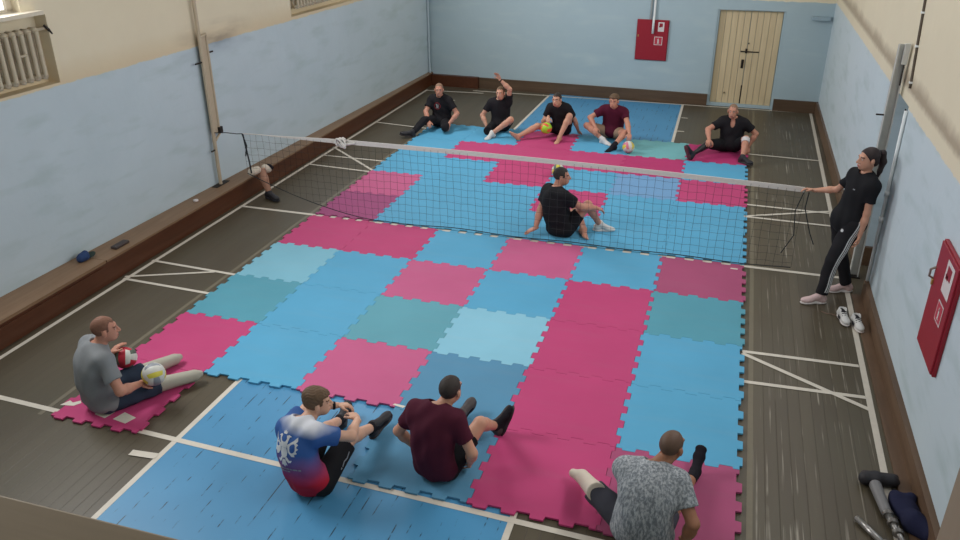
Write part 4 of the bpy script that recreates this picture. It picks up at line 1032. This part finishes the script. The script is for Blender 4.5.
M_red = mat('fire_cabinet_red', (150, 28, 44), .45, .06, 20); M_redl = mat('sticker_red', (188, 60, 76), .5); M_stk = mat('sticker_white', (214, 206, 204), .5)
def cabinet(name_loc, rz, wd, hh, label, notes):
    t = empty('fire_hose_cabinet', name_loc, label, 'fire cabinet', rz=rz)
    bm = B(); box(bm, (-wd / 2, -.03, 0), (wd / 2, .0, hh), .004); obj('body', bm, M_red, t)
    bm = B(); box(bm, (-wd / 2 + .012, -.045, .012), (wd / 2 - .012, -.03, hh - .012), .004); d = obj('door', bm, M_red, t)
    bm = B(); box(bm, (-wd / 2 + .03, -.06, hh * .58), (-wd / 2 + .055, -.045, hh * .63), .003); obj('lock', bm, mat('brass_lock', (176, 140, 84), .4), d)
    f = -.0465
    def plate(x0, z0, x1, z1, m, nm, lift=0):
        bm = B(); box(bm, (x0, f - lift - .0012, z0), (x1, f - lift, z1)); return obj(nm, bm, m, d)
    cx, cz = notes['sign']; a = notes['sz']
    p = plate(cx - a, cz - a, cx + a, cz + a, M_stk, 'hydrant_sign')
    def sub(par, x0, z0, x1, z1, m, nm, lift):
        bm = B(); box(bm, (x0, f - lift - .0012, z0), (x1, f - lift, z1)); return obj(nm, bm, m, d)
    sub(p, cx - a * .86, cz - a * .86, cx + a * .86, cz + a * .86, M_redl, 'sign_field', .0013)
    bm = B()
    box(bm, (cx - a * .16, f - .0040, cz - a * .55), (cx + a * .16, f - .0028, cz + a * .35)); box(bm, (cx - a * .28, f - .0040, cz - a * .62), (cx + a * .28, f - .0028, cz - a * .5)); box(bm, (cx - a * .24, f - .0040, cz + a * .22), (cx + a * .16, f - .0028, cz + a * .36)); box(bm, (cx - a * .06, f - .0040, cz + a * .36), (cx + a * .06, f - .0028, cz + a * .58))
    obj('sign_symbol', bm, M_stk, d)
    x0, z0, x1, z1 = notes['note']
    plate(x0, z0, x1, z1, M_stk, 'notice_sticker')
    bm = B(); mx, mz = (x0 + x1) / 2, (z0 + z1) / 2; hw, hz = (x1 - x0) / 2, (z1 - z0) / 2
    box(bm, (mx - hw * .6, f - .0026, mz + hz * .0), (mx + hw * .5, f - .0013, mz + hz * .75)); box(bm, (mx - hw * .7, f - .0026, mz - hz * .1), (mx - hw * .1, f - .0013, mz + hz * .2))
    obj('notice_symbol', bm, M_red, d)
    return t, d, f
xc = 3.89
t, d, f = cabinet((xc, by(xc) - .002, .87), -.033, .66, .83, 'red fire hose cabinet on the back wall left of the door', dict(sign=(.135, .41), sz=.085, note=(.11, .60, .235, .79)))
t2, d, f = cabinet((RX - .002, -3.21, .85), math.radians(-90), .60, .92, 'red fire hose cabinet on the right wall in the foreground', dict(sign=(.11, .46), sz=.085, note=(.0, .61, .22, .87)))
t2.rotation_euler = (0, 0, math.radians(-90))
bm = B(); tube(bm, [(-.27, -.045, .58), (-.27, -.08, .60), (-.27, -.08, .66), (-.27, -.045, .68)], .010, 8); obj('door_handle', bm, mat('chrome', (170, 160, 150), .35, .05, 10, .8), t2)
# conduits and cables
def pipe(name, pts, r, m, label, cat, seg=8):
    o = Vector(pts[0]); bm = B(); tube(bm, [Vector(p) - o for p in pts], r, seg); return tag(obj(name, bm, m, None, o, True), label, cat)
yb = by(3.87)
pipe('conduit', [(3.90, yb - .085, 1.43), (3.90, yb - .085, 1.72), (3.90, yb - .035, 1.78), (3.90, yb - .03, 4.5)], .024, M_wht, 'white conduit running down to the red cabinet on the back wall', 'conduit')
pipe('conduit', [(3.83, yb - .03, 1.71), (3.83, yb - .03, 4.5)], .014, M_steel, 'thin grey conduit beside the white one above the back cabinet', 'conduit')
pipe('conduit', [(-1.11, by(-1.1) - .14, .255), (-1.11, by(-1.1) - .14, .34), (-1.135, by(-1.1) - .10, .5), (-1.135, by(-1.1) - .10, 4.5)], .02, mat('pipe_blue_grey', (176, 190, 196), .5), 'pale pipe up the far left corner of the hall', 'pipe')
cd = empty('conduit', (RX - .02, -.40, .2), 'white conduit with couplings along the niche edge behind the woman', 'conduit')
bm = B(); tube(bm, [(0, 0, 0), (0, 0, 1.96)], .018, 8); obj('tube', bm, M_wht, cd, smooth=True)
for z in (.72, 1.02): 
    bm = B(); tube(bm, [(0, 0, z), (0, 0, z + .06)], .027, 10); obj('coupling', bm, M_wht, cd, smooth=True)
bm = B(); tube(bm, [(-.0, .045, .0), (-.0, .045, 1.97)], .008, 6); obj('cable', bm, M_dark, cd)
cb = empty('wall_cable', (RX - .012, -.26, 2.37), 'dark cable clipped up the cream plaster of the right wall', 'cable')
bm = B(); tube(bm, [(0, -.02, 0), (0, -.02, .06), (0, .03, .22), (0, .08, .4), (0, .16, .70), (0, .24, 1.0), (0, .40, 1.5)], .014, 6); obj('cable', bm, mat('cable_brown', (84, 74, 62), .6), cb)
for z, y in ((.05, -.02), (.40, .08), (.72, .165), (.98, .235)):
    bm = B(); box(bm, (-.018, y - .022, z), (.012, y + .022, z + .018)); obj('clip', bm, M_wht, cb)
bm = B(); box(bm, (-.17, -.10, 0), (.17, .0, .07), .004); tag(obj('wall_bracket', bm, mat('bracket_blue', (150, 170, 180), .6), None, (7.12, by(7.12) - .002, 1.84)), 'small blue painted shelf bracket high in the right back corner', 'bracket')

# ------------------------------------------------------------------ shoes, prostheses and odds and ends
def sneaker(loc, rz, label, group, m_up=SH_white, m_so=SH_sole_w, tilt=0.0):
    an = V(0, 0, .094); up, so, cut = shoe_prims(an, V(0, .8, 0), V(0, 0, 1), .92)
    off = V(0, 0, 0)
    t = empty('sneaker', loc, label, 'shoe', group, rz)
    hole = [('c', an + V(0, -.015, .06), an + V(0, .01, -.02), .034, .030), ('c', an + V(0, .03, .05), an + V(0, .05, .0), .026, .020)]
    solid('upper', up, m_up, t, off, .006, .02, cuts=[(V(0, 0, .002), V(0, 0, -1)), (an + V(0, 0, .035), V(0, .25, 1))], subs=hole)
    solid('sole', so, m_so, t, off, .006, .02, cuts=[(V(0, 0, .001), V(0, 0, -1))])
    solid('lining', [('c', an + V(0, -.015, -.02), an + V(0, .01, -.03), .036, .032), ('c', an + V(0, .03, -.015), an + V(0, .05, -.022), .027, .022)], SH_black, t, off, .006)
    bm = B()
    for i in range(4):
        y = .055 + i * .022; z = .116 - i * .013
        tube(bm, [(-.03, y, z - .012), (0, y + .004, z + .004), (.03, y, z - .012)], .006, 6)
    obj('laces', bm, SH_black, t, smooth=True)
    bm = B()
    for sgn in (-1, 1): box(bm, (sgn * .045 - .003, .03, .03), (sgn * .045 + .003, .09, .062), .002)
    obj('side_stripe', bm, SH_black, t)
    return t
sneaker((7.02, -1.03, .002), math.radians(192), 'white and black sneaker on the side line, the left of the pair', 'pair of sneakers on the right side line')
sneaker((7.15, -1.14, .002), math.radians(192), 'white and black sneaker nearer the wall, the right of the pair', 'pair of sneakers on the right side line')
bm = B(); tube(bm, [(0, 0, .004), (-.06, .03, .004), (-.10, .02, .005), (-.16, .06, .004)], .004, 5); tag(obj('shoelace', bm, mat('lace_brown', (130, 104, 90), .7), None, (6.99, -1.0, .003)), 'thin loose lace lying beside the sneakers', 'lace')

# prosthetic leg leaning on the ledge
t = empty('prosthetic_leg', (-.86, .44, .003), 'tan prosthetic leg with black shoe leaning on the left ledge', 'prosthesis')
solid('shoe', shoe_prims(V(0, 0, .10), V(.9, -.35, .0), V(0, 0, 1))[0], SH_black, t, V(0, 0, 0), .007, cuts=[(V(0, 0, .0), V(0, 0, -1)), (V(0, 0, .15), V(0, 0, 1))])
solid('sole', shoe_prims(V(0, 0, .10), V(.9, -.35, .0), V(0, 0, 1))[1], SH_black, t, V(0, 0, 0), .007, cuts=[(V(0, 0, .0), V(0, 0, -1))])
solid('shank', [('c', V(0, 0, .13), V(-.05, .0, .32), .044, .062), ('c', V(-.05, 0, .32), V(-.09, 0, .46), .064, .068)], mat('tan_shank', (166, 124, 102), .5), t, V(0, 0, 0), .007, cuts=[(V(-.09, 0, .47), V(-.2, 0, 1))])
solid('liner_roll', [('c', V(-.10, -.06, .47), V(-.17, -.13, .44), .055, .048), ('e', V(-.15, -.11, .46), frame((0, 0, 1), (1, 0, 0)), (.07, .06, .05))], LIN_w, t, V(0, 0, 0), .007, wr=.004, seed=2)
solid('liner_cup', [('c', V(-.06, .08, .45), V(-.05, .14, .41), .06, .05)], LIN_w, t, V(0, 0, 0), .007, wr=.003, seed=5)
bm = B(); tube(bm, [(-.05, .11, .49), (-.02, .16, .47), (.0, .19, .42)], .024, 8); obj('strap', bm, SO_black, t, smooth=True)
# things at the bottom right corner of the floor
t = empty('prosthetic_leg', (7.02, -3.88, .003), 'prosthetic leg with black shoe lying at the bottom right corner', 'prosthesis')
solid('shoe', [('e', V(0, .03, .06), frame((0, 0, 1), (0, 1, 0)), (.06, .07, .055)), ('c', V(-.07, .02, .055), V(.12, .05, .05), .055, .05), ('e', V(.10, .05, .045), frame((0, 0, 1), (1, 0, 0)), (.05, .085, .042))], SH_black, t, V(0, 0, 0), .007, zmin=.002)
solid('sole', [('c', V(-.07, .085, .045), V(.15, .10, .045), .03, .032)], SH_sole_d, t, V(0, 0, 0), .007, zmin=.002)
solid('shank', [('c', V(-.01, -.06, .06), V(.03, -.34, .055), .045, .038)], mat('grey_shank', (118, 116, 116), .45), t, V(0, 0, 0), .007, zmin=.002)
bm = B(); tube(bm, [(.03, -.33, .055), (.07, -.50, .05), (.11, -.66, .05)], [.03, .022, .02], 10); obj('pylon', bm, mat('steel_pylon', (164, 160, 156), .3, .05, 10, .8), t, smooth=True)
for y in (-.37, -.46, -.56):
    bm = B(); lathe(bm, [(.034, -.018), (.040, -.01), (.040, .01), (.034, .018)], 14, Matrix.Translation((.03 + (-.33 - y) * .23, y, .055)) @ Matrix.Rotation(PI / 2, 4, 'X'))
    obj('knee_joint', bm, mat('steel_joint', (130, 126, 122), .35, .05, 10, .8), t)
solid('shorts', [('e', V(0, 0, .05), frame((0, 0, 1), (.3, -.95, 0)), (.095, .21, .065)), ('c', V(-.03, .10, .05), V(.04, .13, .06), .055, .05), ('c', V(.04, -.14, .06), V(.12, -.24, .06), .09, .07)], cloth('navy_cloth', (36, 38, 62)), empty('navy_shorts', (7.20, -4.15, .003), 'crumpled navy shorts lying beside the prosthetic leg', 'clothing'), V(0, 0, 0), .008, .03, wr=.008, seed=7, zmin=.002)
t = empty('pylon_tube', (6.93, -4.46, .003), 'short silver pylon tube cut off by the bottom edge', 'prosthesis part', rz=math.radians(215))
bm = B(); tube(bm, [(0, -.16, .03), (0, .14, .03)], .024, 14); obj('tube', bm, mat('steel_pylon', (164, 160, 156)), t, smooth=True)
bm = B(); lathe(bm, [(.030, -.03), (.034, -.02), (.034, .02), (.026, .03)], 12, Matrix.Translation((0, .13, .034)) @ Matrix.Rotation(PI / 2, 4, 'X')); box(bm, (-.03, .15, .01), (.03, .19, .05), .006); obj('clamp', bm, mat('steel_joint', (130, 126, 122)), t)
# odds and ends on the ledge
LZ = .2955
t = empty('rolled_cap', (-1.455, -2.66, LZ + .008), 'crumpled blue cap with a dark green brim on the left ledge', 'cap')
solid('crown', [('e', V(0, -.03, .045), frame((0, 0, 1), (0, 1, 0)), (.065, .08, .05)), ('c', V(.01, -.08, .04), V(-.01, .02, .055), .04, .045)], cloth('blue_cap_cloth', (48, 66, 104)), t, V(0, 0, 0), .006, wr=.004, seed=3, zmin=.001)
solid('brim', [('e', V(.01, .07, .03), frame((.1, -.2, 1), (0, 1, 0)), (.05, .07, .016))], cloth('green_brim_cloth', (50, 62, 58)), t, V(0, 0, 0), .005, zmin=.001)
bm = B(); box(bm, (-.045, -.12, 0), (.045, .12, .035), .012); tag(obj('eyeglass_case', bm, mat('dark_case', (66, 56, 54), .5), None, (-1.345, -2.20, LZ)), 'flat dark case lying on the left ledge beyond the blue cap', 'case')
bm = B(); lathe(bm, [(.034, 0), (.036, .018), (.034, .026), (.01, .029)], 18); tag(obj('bottle_cap', bm, M_stk, None, (-1.36, -.62, LZ), True), 'round white lid on the ledge near the cream pipe post', 'lid')

for o in list(C.objects):
    if o.parent is None and 'group' not in o:
        g = {'ball': 'balls of the players', 'radiator': 'radiators of the left wall', 'fire cabinet': 'red fire hose cabinets', 'post': 'net posts', 'prosthesis': 'prosthetic legs put aside', 'person': 'players of the sitting volleyball training'}.get(o.get('category'))
        if g and not (o['category'] == 'person' and 'woman' in o['label']): o['group'] = g
